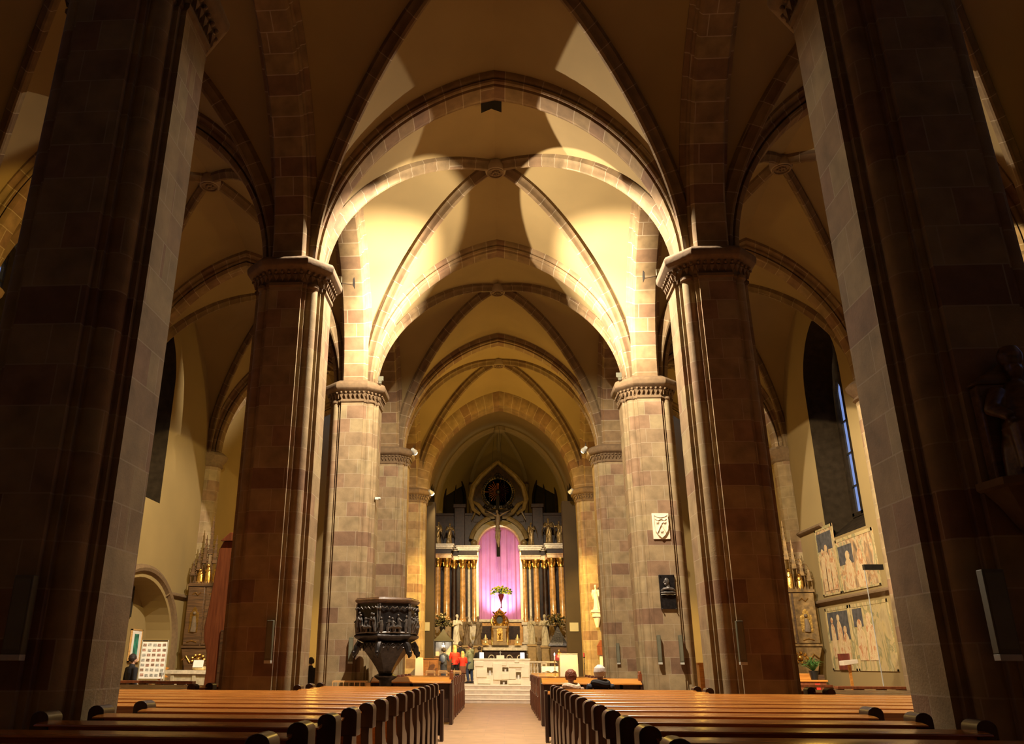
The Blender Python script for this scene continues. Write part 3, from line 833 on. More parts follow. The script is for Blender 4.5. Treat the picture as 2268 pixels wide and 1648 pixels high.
def person(label,loc,rz,H=1.7,pose=None,coat='darkcoat',legs='jeans',hair='hair_dark',hem=.78,turn=0,tilt=0,long=False,skirt=None,curl=(.5,.5),scarf=None,extra=None,hood=False):
    t=thing('person',label,'person',loc,rz); j,k=jj(pose,H)
    m=MB(); P=body_mesh(m,j,k,turn,tilt,curl); remesh(m.build('body',M_['skin'],t),.0085*k)
    m=MB(); up=Vector((0,0,1))
    hm=j['pel']+Vector((0,0,(hem-.95)*k))
    m.tube([hm,j['pel'],j['wa'],j['ch'],j['ch'].lerp(j['nb'],.75),j['nb']],[.195*k,.18*k,.165*k,.195*k,.16*k,.09*k],14,flat=.66)
    for s,e,w in (('shl','ell','wrl'),('shr','elr','wrr')):
        m.tube([j['nb']-up*.045*k,j['nb'].lerp(j[s],.55)-up*.03*k,j[s]-up*.012*k,j[s].lerp(j[e],.5),j[e],j[e].lerp(j[w],.5),j[w]],[.055*k,.072*k,.078*k,.068*k,.062*k,.056*k,.045*k],10)
    m.tube([j['nb']-up*.05*k,j['nb']+up*.005*k,j['nk']+up*.005*k],[.10*k,.085*k,.074*k],12)
    if hood: m.tube([j['nb']+Vector((0,-.07*k,.03*k)),j['nb']+Vector((0,-.1*k,-.03*k)),j['ch']+Vector((0,-.1*k,.03*k))],[.08*k,.10*k,.05*k],10)
    o=remesh(m.build('jacket',M_[coat],t),.013*k); 
    m=MB()
    for h,n,a in (('hpl','knl','anl'),('hpr','knr','anr')):
        m.tube([j['pel'].lerp(j[h],.6),j[h],j[h].lerp(j[n],.5),j[n],j[n].lerp(j[a],.5),j[a]+(j[n]-j[a]).normalized()*.02*k],[.115*k,.105*k,.092*k,.073*k,.068*k,.055*k],10)
    if skirt: m.tube([j['pel'],hm,hm-up*.25*k],[.16*k,.19*k,.21*k],14,flat=.8)
    remesh(m.build('skirt' if skirt else 'trousers',M_[skirt or legs],t),.013*k)
    for a in ('anl','anr'):
        m=MB(); m.tube([j[a]+Vector((0,-.07*k,-.035*k)),j[a]+Vector((0,0,-.03*k)),j[a]+Vector((0,.1*k,-.045*k)),j[a]+Vector((0,.19*k,-.06*k))],[.038*k,.052*k,.045*k,.028*k],9)
        m.build('shoe',M_['blackcloth'],t)
    m=MB(); m.ball(P(0,-.026,.050),.113*k,16,10,sx=.92,sy=1.0,sz=1.0)
    if long:
        for i in range(9):
            a=pi*(1.0+i/8); x,y=cos(a)*.088,sin(a)*.08-.02
            m.tube([P(x*.8,y,.06),P(x,y,-.05),P(x*1.05,y-.015,-.15),P(x*.95,y-.01,-.24)],[.035*k,.032*k,.03*k,.014*k],6)
    else:
        m.tube([P(-.075,-.03,.0),P(0,-.085,-.02),P(.075,-.03,.0)],[.03*k,.042*k,.03*k],7)
        for i in range(13):
            a=pi*(.93+1.14*i/12); x,y=cos(a)*.10,sin(a)*.105-.02
            m.tube([P(x*.25,y*.3-.02,.155),P(x*.85,y*.9,.10),P(x,y,.03),P(x*.92,y*.92,-.045)],[.012*k,.02*k,.02*k,.009*k],5)
    h=m.build('hair',M_[hair],t); remesh(h,.010*k)
    if scarf:
        m=MB(); c=j['nb']+Vector((0,-.01,.01)); m.tube([c+Vector((.13*k*cos(a),.11*k*sin(a),.02*sin(2*a))) for a in [2*pi*i/14 for i in range(15)]],.055*k,8)
        m.build('collar',M_[scarf],t)
    if extra: extra(t,j,k)
    return t
def statue(name,label,loc,rz,H,mat,pose=None,turn=0,tilt=0,group=None,wings=False,ph=0,v=.016,cat='statue',attr=None):
    """draped standing figure, one continuous carved mesh"""
    t=thing(name,label,cat,loc,rz,group); j,k=jj(pose,H)
    m=MB(); P=body_mesh(m,j,k,turn,tilt,legs=False)
    sway=.05*k
    pr=[(.235,.03),(.24,.12),(.205,.35),(.185,.6),(.175,.85),(.165,1.0),(.14,1.12),(.165,1.28),(.12,1.4)]
    rows=[]
    for r,z in pr:
        row=[]
        for q in range(40):
            a=2*pi*q/40; f=.16*max(0,1-z/1.25); rr=r*k*(1+f*sin(8*a+ph+z*1.5)+.5*f*sin(13*a+2*z))
            row.append((rr*cos(a)+sway*sin(z*2.2+ph),rr*.78*sin(a),z*k))
        rows.append(row)
    m.grid(rows,closed_v=True); ngon(m,rows[0]); ngon(m,rows[-1])
    # mantle swept diagonally
    for i in range(7):
        a=-.4+i*.16
        m.tube([Vector((-.15+i*.015,.10+.01*i,1.36-.03*i))*k,Vector((0,.17,1.1-.04*i))*k,Vector((.13,.15,.82-.05*i))*k,Vector((.19,.03,.62-.06*i))*k],[.022*k,.03*k,.032*k,.02*k],6)
    m.lathe([(.26*k,0),(.28*k,.0),(.27*k,.06*k)],n=16)
    for s,e,w in (('shl','ell','wrl'),('shr','elr','wrr')):
        m.tube([j[s],j[s].lerp(j[e],.6),j[e],j[e].lerp(j[w],.5)],[.085*k,.075*k,.075*k,.06*k],9)
    m.ball(P(0,-.02,.05),.105*k,12,8,sx=.9)
    remesh(m.build('figure',M_[mat],t),v)
    if wings:
        for s in (-1,1):
            w=MB()
            for i in range(7):
                a=.5+i*.16; w.tube([Vector((s*.08,-.10,1.3))*k,Vector((s*(.08+.25*sin(a)),-.16,1.3+.28*cos(a)))*k,Vector((s*(.1+.42*sin(a*1.1)),-.18,1.15-.12*i+.3*cos(a)))*k],[.03*k,.045*k,.012*k],6,flat=.4)
            w.build('wing',M_[mat],t)
    if attr: attr(t,j,k)
    return t
# ------------------------------------------------------------------ pulpit
def hexa(r,ph=radians(262)): return [(r*cos(ph+i*pi/3),r*sin(ph+i*pi/3)) for i in range(6)]
t=thing('pulpit','dark carved bronze pulpit on a slender stem before the lit left pillar','pulpit',(-2.99,21.55,0))
def hexloft(prof,cap=True):
    m=MB(); R=[[(x,y,z) for x,y in hexa(r)] for r,z in prof]; loft(m,R)
    if cap: ngon(m,R[0]); ngon(m,R[-1])
    return m
hexloft([(.80,2.18),(.80,2.95)]).build('basket',M_['bronze'],t)
hexloft([(.80,2.93),(.84,2.96),(.87,2.99),(.87,3.03),(.84,3.05),(.84,3.07),(.70,3.07)]).build('cornice',M_['bronze2'] if 'bronze2' in M_ else M_['darkwood'],t,bevel=.008)
hexloft([(.60,1.98),(.74,2.04),(.84,2.10),(.87,2.14),(.84,2.17),(.80,2.20)]).build('lower_moulding',M_['bronze'],t,bevel=.008)
# hanging arcaded skirt
m=MB(); hx=hexa(.76)
for i in range(6):
    a=Vector(hx[i]); b=Vector(hx[(i+1)%6]); n=3
    for q in range(n):
        p0_=a.lerp(b,q/n); p1_=a.lerp(b,(q+1)/n)
        pts=[(p0_.lerp(p1_,u).x,p0_.lerp(p1_,u).y,1.80+.16*sin(pi*u)) for u in [v/8 for v in range(9)]]
        m.tube(pts,.016,5)
        pts=[(p0_.lerp(p1_,u).x*1.01,p0_.lerp(p1_,u).y*1.01,1.98-.12*sin(pi*u)) for u in [v/8 for v in range(9)]]
        m.tube(pts,.012,5)
        for u,w in zip(pts,pts[1:]): pass
    m.add([(a.x,a.y,1.98),(b.x,b.y,1.98),(b.x,b.y,1.90),(a.x,a.y,1.90)],[(0,1,2,3)])
m.build('arcaded_skirt',M_['bronze'],t)
# crouching beast brackets
for i in (0,1,2,5):
    a=Vector(hx[i])*1.0; m=MB(); o=a.normalized()
    m.tube([(a.x*.9,a.y*.9,1.98),(a.x*1.02,a.y*1.02,1.86),(a.x*1.06,a.y*1.06,1.74),(a.x*1.14,a.y*1.14,1.66)],[.10,.09,.07,.04],8)
    m.ball((a.x*1.12,a.y*1.12,1.74),.055,8,6); m.tube([(a.x*1.0,a.y*1.0,1.8),(a.x*1.08,a.y*1.08,1.62)],[.035,.02],6)
    m.build('beast_bracket',M_['bronze'],t)
# curved support and stem
m=MB(); R=[]
for r,z in ((.70,1.96),(.66,1.88),(.52,1.72),(.38,1.55),(.27,1.40),(.20,1.28),(.17,1.2),(.16,1.12)): R.append([(x,y,z) for x,y in hexa(r)])
loft(m,R); ngon(m,R[0]); m.build('flared_support',M_['bronze'],t)
m=MB(); m.lathe([(.16,.5),(.15,.9),(.16,1.08),(.20,1.10),(.29,1.16),(.30,1.19),(.2,1.24),(.16,1.26)],n=12); m.lathe([(.42,0),(.42,.1),(.34,.16),(.24,.3),(.18,.42),(.16,.52)],n=12)
m.build('stem',M_['bronze'],t)
# narrative reliefs on the panels
def relief_panel(i,seed):
    rnd=random.Random(seed); a=Vector(hexa(.80)[i]); b=Vector(hexa(.80)[(i+1)%6]); d=(b-a).normalized(); nrm=Vector((d.y,-d.x))
    if nrm.dot(a+b)<0: nrm=-nrm
    W=(b-a).length
    def P(u,z,o=0): q=a+d*u+nrm*o; return (q.x,q.y,z)
    m=MB()
    for u in (.02,W-.02): m.tube([P(u,2.2,.02),P(u,2.92,.02)],.022,6); m.ball(P(u,2.8,.03),.04,8,5)
    m.tube([P(0.02,2.21,.02),P(W*.5,2.23,.04),P(W-.02,2.21,.02)],.025,6)
    for s in range(3):      # leafy canopy
        c=(s+.5)/3*W
        m.tube([P(c-.12,2.78,.02),P(c-.06,2.84,.05),P(c,2.80,.05),P(c+.06,2.84,.05),P(c+.12,2.78,.02)],[.008,.018,.012,.018,.008],5)
    n=5
    for q in range(n):
        u=.09+(W-.18)*q/(n-1)+rnd.uniform(-.02,.02); h=rnd.uniform(.30,.46); lean=rnd.uniform(-.06,.06); z=2.24
        m.tube([P(u,z,.02),P(u+lean*.4,z+h*.5,.05),P(u+lean,z+h*.85,.04)],[.045,.055,.035],7)
        m.ball(P(u+lean*1.1,z+h,.05),.034,8,6)
        m.tube([P(u+lean*.9,z+h*.8,.06),P(u+lean+rnd.choice((-.09,.09)),z+h*.62,.09),P(u+rnd.uniform(-.1,.1),z+h*.75,.1)],[.02,.016,.01],5)
    for q in range(2):      # animals
        u=rnd.uniform(.2,W-.25); m.tube([P(u,2.33,.05),P(u+.07,2.36,.09),P(u+.17,2.34,.05)],[.03,.05,.03],7); m.ball(P(u-.03,2.38,.07),.03,7,5)
        for w in (.02,.14): m.tube([P(u+w,2.33,.07),P(u+w,2.22,.07)],.012,5)
    m.build('relief_panel',M_['bronzelit'],t)
M_['bronzelit']=simple('lit_relief_bronze',(.13,.115,.10),.4,metal=.55,vary=.5,scale=14,bump=.3)  # lighter copy of the bronze, lit relief put into the colour
for i in (0,1,2,5,4): relief_panel(i,31+i)
M_['greygrille']=simple('grey_speaker_grille',(.15,.145,.09),.6,vary=.08)
# --- things fixed to pillars
def speaker(x,y,z0,z1,label,w=.085,d=.09,grp='slim column loudspeakers'):
    t=thing('column_loudspeaker',label,'loudspeaker',(x,y,(z0+z1)/2),0,grp); h=(z1-z0)/2
    m=MB(); m.box(-w,w,-d,.0,-h+.05,h); m.build('housing',M_['grey'],t,bevel=.008)
    m=MB(); m.box(-w+.015,w-.015,-d-.004,-d,-h+.09,h-.03); m.build('grille',M_['greygrille'],t)
    m=MB(); m.box(-w,w,-d-.002,.0,-h,-h+.05); m.build('end_cap',M_['palegrey'],t,bevel=.004)
    m=MB(); m.box(-.02,.02,0,.06,h*.5,h*.5+.05); m.box(-.02,.02,0,.06,-h*.5,-h*.5+.05); m.build('wall_bracket',M_['black'],t)
speaker(-4.12,6.93,1.50,2.20,'long grey column loudspeaker on the nearest left pillar')
speaker(3.95,6.93,1.54,2.24,'long grey column loudspeaker low on the nearest right pillar')
speaker(-4.15,14.8,1.48,2.21,'slim column loudspeaker on the dark second left pillar',.06)
speaker(4.09,14.8,1.50,2.22,'slim column loudspeaker on the dark second right pillar',.06)
speaker(-4.12,22.72,1.48,2.15,'slim column loudspeaker on the lit pillar behind the pulpit',.06)
speaker(4.14,22.72,1.50,2.24,'slim loudspeaker left of the portrait relief, on the right lit pillar',.05)
speaker(4.71,22.72,1.50,2.24,'slim loudspeaker right of the portrait relief, on the right lit pillar',.05)
speaker(4.11,30.62,1.50,2.21,'slim column loudspeaker on the dim right pillar behind the shield pillar',.06)
# coat of arms
t=thing('stone_shield','pale stone shield with a rafter and three roses on the right lit pillar','coat of arms',(4.46,22.74,5.14))
m=MB(); m.box(-.23,.23,-.02,.03,-.36,.36); m.build('slab',M_['cream'],t,bevel=.005)
def shield(s):
    p=[(-.19*s,.30*s),(-.10*s,.25*s),(0,.23*s),(.10*s,.25*s),(.19*s,.30*s),(.20*s,.05*s),(.17*s,-.12*s),(.09*s,-.25*s),(0,-.33*s),(-.09*s,-.25*s),(-.17*s,-.12*s),(-.20*s,.05*s)]
    return p
m=MB(); m.prism(shield(1),'y',-.055,-.015); m.build('shield',M_['cream'],t,bevel=.008)
m=MB()
m.tube([(x,-.06,z) for x,z in shield(1)]+[(-.19,-.06,.30)],.012,6)
m.tube([(-.12,-.065,-.19),(0,-.07,.05),(.12,-.065,-.19)],.02,6); m.tube([(-.16,-.062,.19),(-.08,-.066,.15),(0,-.07,.19),(.08,-.066,.15),(.16,-.062,.19)],.012,5); m.tube([(0,-.07,.05),(0.07,-.065,.12)],.014,5)
for cx,cz in ((-.10,.10),(.10,.10),(0,-.15)):
    for q in range(5): a=q*2*pi/5+.3; m.ball((cx+.026*cos(a),-.065,cz+.026*sin(a)),.018,7,5)
    m.ball((cx,-.075,cz),.015,7,5)
m.build('rafter_and_roses',M_['cream'],t)
# portrait relief
t=thing('portrait_relief','black metal relief of a bust in profile on the right lit pillar','relief',(4.49,22.72,3.36))
m=MB(); m.box(-.21,.21,-.02,.03,-.45,.45); m.build('plate',M_['bronze'],t,bevel=.006)
m=MB()
m.ball((-.02,-.06,.27),.085,12,9,sx=.85,sy=.55,sz=1.15)
m.tube([(-.075,-.07,.27),(-.105,-.07,.235),(-.085,-.07,.215)],[.015,.02,.015],6)
m.tube([(-.05,-.06,.2),(-.06,-.06,.16)],[.045,.03],8)
m.tube([(.0,-.04,.22),(.01,-.04,.12),(.01,-.03,.06)],[.055,.06,.08],10,flat=.6)
m.tube([(-.18,-.02,.02),(-.10,-.045,.07),(.02,-.05,.085),(.13,-.045,.065),(.19,-.02,.02)],[.04,.07,.08,.07,.04],10,flat=.6)
m.tube([(-.19,-.02,-.03),(-.08,-.04,-.02),(.02,-.045,-.03),(.12,-.04,-.02),(.19,-.02,-.03)],[.05,.07,.08,.07,.05],10,flat=.5)
remesh(m.build('bust',M_['bronzelit'],t),.008)
m=MB(); m.tube([(-.19,-.06,-.085),(-.11,-.065,-.07),(-.03,-.07,-.085),(.05,-.07,-.07),(.12,-.065,-.085),(.19,-.06,-.075)],.010,6); m.build('wavy_edge',M_['palegrey'],t)
for x,z in ((-.18,.44),(.18,.44),(-.18,-.45),(.18,-.45)):
    m=MB(); m.tube([(x,.0,z),(x,-.05,z)],.012,6); m.ball((x,-.05,z),.018,7,5); m.build('stud',M_['black'],t)
# floodlight fixtures
def floodlight(x,y,z,tgt,label,on=True):
    t=thing('floodlight',label,'lamp',(x,y,z)); 
    d=(Vector(tgt)-Vector((x,y,z))).normalized(); q=d.to_track_quat('-Y','Z').to_matrix().to_4x4()
    m=MB(); m.lathe([(.06,-.12),(.07,-.11),(.09,0),(.13,.10),(.135,.12)],n=12); 
    R=d.to_track_quat('Z','Y').to_matrix().to_4x4()
    m.v=[tuple(R@Vector(p)) for p in m.v]; m.build('housing',M_['palegrey'],t)
    m=MB(); m.lathe([(.01,.105),(.12,.105),(.12,.115),(.01,.118)],n=16); m.v=[tuple(R@Vector(p)) for p in m.v]; m.build('lens',M_['lampglow'] if on else M_['palegrey'],t)
    m=MB(); m.tube([(0,0,-.02),(0,-.02,-.16),(-.08 if x>0 else -.08,-.05,-.2)],.015,6); m.tube([(.02,-.03,.05),(.03,-.05,.22)],.012,5); m.build('bracket',M_['black'],t)
    if on:
        m=MB(); m.ball((0,0,0),.10,12,8,sx=1.2); m.v=[(p[0]+d.x*.14,p[1]+d.y*.14,p[2]+d.z*.14) for p in m.v]; m.build('glowing_bulb',M_['lampglow'],t)
    return t
M_['lampglow']=simple('lamp_glow',(1,.9,.6),.4,emit=(1,.85,.5),es=25)
floodlight(-3.46,30.95,9.5,(0,44,5),'glowing floodlight at the capital of the fourth left pillar')
floodlight(3.36,30.95,9.5,(0,44,5),'glowing floodlight at the capital of the fourth right pillar')
floodlight(-3.45,38.85,9.45,(.5,46,5),'glowing floodlight at the capital of the farthest left pillar')
floodlight(3.45,38.85,9.45,(.5,46,5),'unlit grey floodlight at the capital of the farthest right pillar',on=False)
# little floodlights standing on the capitals of the second and third pairs
for x,y,tg,lb in ((-3.62,16.30,(-3.4,20,12),'second left'),(3.62,16.30,(3.4,20,12),'second right'),(-3.62,22.85,(-3.2,19,12.5),'third left'),(3.62,22.85,(3.2,19,12.5),'third right')):
    t=thing('uplighter','small grey uplighter standing on top of the %s capital'%lb,'lamp',(x,y,9.52))
    m=MB(); m.cbox((0,(-.10 if y<20 else .10),.20),(.16,.06,.14)); m.cbox((0,0,.10),(.1,.1,.05)); m.cbox((0,0,.06),(.08,.08,.12)); m.build('housing',M_['grey'],t)
    if y<20:
        # added gobo plate, cut to the arcade outline to keep light off the aisle
        sx=1 if x>0 else -1; k=.30/8.05; pts=[]
        for q in range(15):
            Y=16.75+5.6*q/14; zo=9.5+sqrt(max(4.85**2-(abs(Y-19.55)+1.67)**2,0)); pts.append(((Y-16.42)*k+.12,(zo-9.78)*k+.26))
        pts=[(pts[0][0]-.03,.17)]+[(pts[0][0]-.03,pts[0][1])]+pts+[(pts[-1][0]+.0,.17)]
        m=MB(); m.prism(pts,'x',-sx*.30-.003,-sx*.30+.003); m.tube([(0,.0,.17),(-sx*.30,.14,.175)],.006,5); m.build('aisle_light_block',M_['blackmatte'],t)
# dark lamp hatch in the crown of the vault behind the big arch
t=thing('crown_hatch','dark square lamp opening in the vault crown behind the big arch','hatch',(-.08,16.1,14.42))
m=MB(); m.prism([(-.25,-.14),(0,-.02),(.25,-.14),(.25,.05),(0,.16),(-.25,.05)],'y',-.25,.25); m.build('frame',M_['blackmatte'],t)
# seated carved figure on the nearest right pillar
def console(m,w,d,h):
    R=[]
    for q,z in ((.25,-h),(.45,-h*.75),(.7,-h*.4),(.95,-h*.15),(1,-.08),(1.08,-.06),(1.08,0)): R.append([(x*w*q,y*d*q-d*.0,z) for x,y in [(-1,0),(-.9,-.7),(-.4,-1),(.4,-1),(.9,-.7),(1,0)]])
    loft(m,R); ngon(m,R[-1]); ngon(m,R[0])
t=thing('enthroned_figure','dark carved enthroned figure on a bracket on the nearest right pillar','statue',(4.45,6.94,2.95))
c=MB(); console(c,.40,.42,.45); c.build('bracket',M_['capstone'],t)
m=MB(); 
m.tube([(0,-.2,.0),(0,-.22,.25),(0,-.16,.45),(0,-.14,.72),(0,-.14,.86)],[.28,.27,.20,.18,.08],14,flat=.8)
m.tube([(-.13,-.2,.42),(-.15,-.36,.40),(-.16,-.38,.05)],[.11,.11,.10],9); m.tube([(.13,-.2,.42),(.15,-.36,.40),(.16,-.38,.05)],[.11,.11,.10],9)
for s in (-1,1): m.tube([(s*.16,-.14,.78),(s*.27,-.2,.6),(s*.22,-.34,.5)],[.08,.07,.045],8)
m.ball((0,-.16,.97),.085,12,9,sx=.85,sz=1.2); m.lathe([(.09,.0),(.10,.09),(.07,.16),(.02,.17)],c=(0,-.16,1.02),n=12)
m.tube([(0,-.24,.99),(0,-.26,.96)],[.012,.015],6)
remesh(m.build('figure',M_['darkwood'],t),.014)
c=MB(); c.box(-.32,.32,-.14,-.01,0,.85); c.prism([(-.36,.85),(.36,.85),(0,1.1)],'y',-.14,-.01); c.build('throne',M_['darkwood'],t,bevel=.02)
# bracket lamp and small fittings on the pulpit pillar
t=thing('wall_camera','small pale bracket fitting half way up the left lit pillar','fitting',(-3.68,23.2,6.05))
m=MB(); m.cbox((.06,-.05,0),(.16,.08,.07),rz=.3); m.tube([(-.02,.05,0),(.06,0,0)],.02,6); m.ball((.13,-.08,-.01),.035,8,6); m.build('housing',M_['palegrey'],t)
# ------------------------------------------------------------------ two people seated in the front pew
SIT=dict(pel=(0,0,.56),wa=(0,-.01,.72),ch=(0,.01,.92),nb=(0,.02,1.08),nk=(0,.03,1.14),hd=(0,.05,1.25),
 shl=(-.19,.01,1.04),ell=(-.25,.05,.77),wrl=(-.10,.27,.66),shr=(.19,.01,1.04),elr=(.25,.05,.77),wrr=(.10,.27,.66),
 hpl=(-.09,.02,.54),knl=(-.11,.42,.54),anl=(-.11,.42,.10),hpr=(.09,.02,.54),knr=(.11,.42,.54),anr=(.11,.42,.10))
person('person with auburn hair and a pale fur collar, seated in the front right pew',(1.28,16.55,0),0,1.70,SIT,'furcoat','jeans','hair_red',hem=.9,scarf='fur') if False else None
M_['fur']=simple('pale_fur',(.72,.55,.38),.95,vary=.3,scale=30,bump=.5)
M_['furcoat']=simple('tan_fur_coat',(.34,.22,.13),.95,vary=.35,scale=30,bump=.5)
person('person with auburn hair and a pale fur collar, seated with back turned',(1.30,16.58,0),0,1.74,SIT,'furcoat','jeans','hair_red',hem=.93,scarf='fur')
person('white-haired person in a dark navy coat, seated with back turned',(1.86,16.58,0),-.05,1.84,SIT,'navycoat','jeans','hair_white',hem=.93,scarf='blackcloth')
# dark-clothed people in the aisles
person('person in black standing in the left aisle beside the arched recess',(-9.75,21.8,0),-.6,1.66,None,'blackcloth','blackcloth','hair_dark',hem=.6,turn=-.4)
person('person in black seen between the second left pillar and the pulpit pillar',(-6.0,26.2,0),.3,1.62,None,'blackcloth','blackcloth','hair_dark',hem=.6)
person('half hidden person in black behind the pulpit pillar',(-5.68,26.6,0),-.5,1.58,None,'blackcloth','blackcloth','hair_dark',hem=.6)
# ------------------------------------------------------------------ altar steps and choir platform
f=MB()
for i in range(3): f.box(-3.95,3.95,34.5+.42*i,38.35,.165*i,.165*(i+1))
f.box(-3.95,3.95,35.85,38.35,.495,.66); f.box(-3.5,3.5,38.35,54,0,.66); f.box(-4.0,4.0,40.0,54,.0,.78)
for i in range(4):
    y0=34.5+.42*i if i<3 else 35.85
    f_n=MB(); f_n.box(-3.97,3.97,y0-.03,y0+.08,.165*(i+1)-.045,.165*(i+1)+.004); q_=f_n.build('lit_tread_edge',M_['treadlit'],bevel=.006); NOS=globals().setdefault('NOS',[]); NOS.append(q_)  # pale strips added so the tread edges look lit
o=f.build('floor_steps',M_['marblestep'] if 'marblestep' in M_ else M_['cream'],smooth=False,bevel=.012); o['kind']='structure'; o.name='floor.001'
for q_ in NOS: q_.parent=o
# jambs narrowing the view into the chancel
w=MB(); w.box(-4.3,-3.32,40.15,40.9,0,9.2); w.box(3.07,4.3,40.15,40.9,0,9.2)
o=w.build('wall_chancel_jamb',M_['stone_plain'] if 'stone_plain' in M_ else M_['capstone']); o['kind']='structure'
# ---- modern block altar
t=thing('altar_table','massive cream stone altar block with small dark square openings, on the steps','altar',(-.06,36.85,.66))
def holed(x0,x1,z0,z1,holes,y0,y1,m):
    xs=sorted({x0,x1}|{h[0] for h in holes}|{h[1] for h in holes}); zs=sorted({z0,z1}|{h[2] for h in holes}|{h[3] for h in holes})
    for a,b in zip(xs,xs[1:]):
        for c,d in zip(zs,zs[1:]):
            if any(h[0]<=a and b<=h[1] and h[2]<=c and d<=h[3] for h in holes): continue
            m.box(a,b,y0,y1,c,d)
S=1/49.7   # metres per photographed step used to lay the relief out on a 1.2 m front
holes=[(-.64,-.40,.36,.68),(.02,.28,.52,.69),(.60,.82,.22,.50),(-.08,.22,.0,.16)]
m=MB(); holed(-1.2,1.2,0,.98,holes,0,.35,m); m.box(-1.2,1.2,.35,.7,0,.98); m.build('block',M_['cream'],t,smooth=False)
m=MB(); m.box(-1.24,1.24,-.03,.72,.98,1.05); m.build('top_slab',M_['cream'],t,bevel=.01)
reliefs=[(-1.1,-.66,.28,.62,.05),(-.38,.0,.18,.86,.07),(-.40,.20,.76,.90,.04),(.30,.98,.70,.86,.06),(.30,.58,.20,.62,.04),(.84,1.16,.30,.80,.05),(-1.05,-.5,.02,.2,.06),(.26,.8,.02,.18,.05),(-1.16,-.8,.72,.94,.04),(-.1,.3,.2,.45,.03),(.55,.75,.88,.97,.05)]
m=MB()
for a,b,c,d,e in reliefs: m.box(a,b,-e,.0,c,d)
m.build('carved_relief',M_['cream'],t,bevel=.012)
for a,b,c,d in holes:
    m=MB(); cx=(a+b)/2; m.lathe([(.045,c),(.045,c+(d-c)*.55),(.03,c+(d-c)*.6)],c=(cx,.15,0),n=10); m.build('white_peg',M_['white'],t)
for x,l in ((-.88,'left'),(.90,'right')):
    c=thing('altar_candle','thick white glowing candle on the %s end of the block altar'%l,'candle',(x-.06,37.1,1.71),0)
    m=MB(); m.lathe([(.095,0),(.095,.24),(.08,.25)],n=14); m.build('wax',M_['waxglow'] if 'waxglow' in M_ else M_['white'],c)
    m=MB(); m.tube([(0,0,.24),(0,0,.27)],.006,5); m.build('wick',M_['black'],c)
c=thing('altar_cross','small slender standing cross on a cream base on the block altar','cross',(-.12,37.05,1.71))
m=MB(); m.box(-.17,.17,-.08,.08,0,.13); m.build('base',M_['cream'],c,bevel=.006)
m=MB(); m.box(-.012,.012,-.01,.01,.13,.30); m.box(-.05,.05,-.01,.01,.22,.24); m.build('cross',M_['palegrey'],c)
# ---- lecterns
t=thing('ambo','tall plain cream stone ambo block right of the altar','ambo',(2.80,36.7,.66))
m=MB(); m.prism([(-.38,0),(.40,0),(.38,1.22),(-.36,1.24)],'y',-.25,.25); m.build('block',M_['cream'],t,bevel=.012)
m=MB(); m.box(-.38,.38,-.27,.25,1.23,1.26); m.build('book_rest',M_['cream'],t)
t=thing('reading_desk','slanted cream reading desk left of the altar, before the wooden chairs','lectern',(-3.62,36.2,0.0))
m=MB(); m.prism([(-.16,.66),(.22,.66),(.19,1.72),(-.13,1.74)],'y',-.03,.06); m.build('front_slab',M_['cream'],t,bevel=.008)
m=MB(); m.box(-.1,.14,.06,.3,.66,1.5); m.build('stand',M_['cream'],t)
# ---- light wooden chairs left of the altar
ch=None
def chair(x,y,z,rz,label):
    global ch
    if ch: c=copy_tree(ch); c['label']=label
    else:
        c=thing('wooden_chair',label,'chair',(0,0,0),0,'light wood choir stools')
        m=MB(); m.prism([(-.24,.0),(-.22,.03),(.22,.03),(.24,0)],'y',-.2,.2,Matrix.Translation((0,0,.44))); m.build('seat',M_['blonde'],c,bevel=.008)
        for sx in (-1,1):
            for sy in (-1,1):
                m=MB(); m.prism([(sx*.20-.025,0),(sx*.20+.025,0),(sx*.17+.035,.44),(sx*.17-.035,.44)],'y',sy*.16-.025,sy*.16+.025); m.build('leg',M_['blonde'],c,bevel=.004)
        m=MB(); m.prism([(-.22,.50),(.22,.50),(.19,.56),(-.19,.56)],'y',-.2,-.16); m.box(-.19,-.15,-.2,-.17,.44,.52); m.box(.15,.19,-.2,-.17,.44,.52); m.build('backrest',M_['blonde'],c)
        ch=c
    c.location=(x,y,z); c.rotation_euler=(0,0,rz); return c
for i,(x,y,r) in enumerate(((-3.95,36.9,.1),(-3.4,36.6,-.1),(-2.85,36.75,.05),(-2.35,36.6,0))):
    pass
for i,(x,y,r) in enumerate(((-3.1,36.15,.1),(-2.55,36.2,-.1),(-2.0,36.15,.05))):
    chair(x,y,.66,r,'light wooden stool left of the altar, '+('leftmost by the cream reading desk','middle of three','rightmost, nearest the altar')[i])
t=thing('red_banner','small red triangular cloth leaning by the cream reading desk','cloth',(-3.42,35.6,.495))
m=MB(); m.prism([(-.20,0),(.16,.0),(.14,.14),(.05,.5)],'y',-.02,.04); m.build('cloth',M_['red'],t)
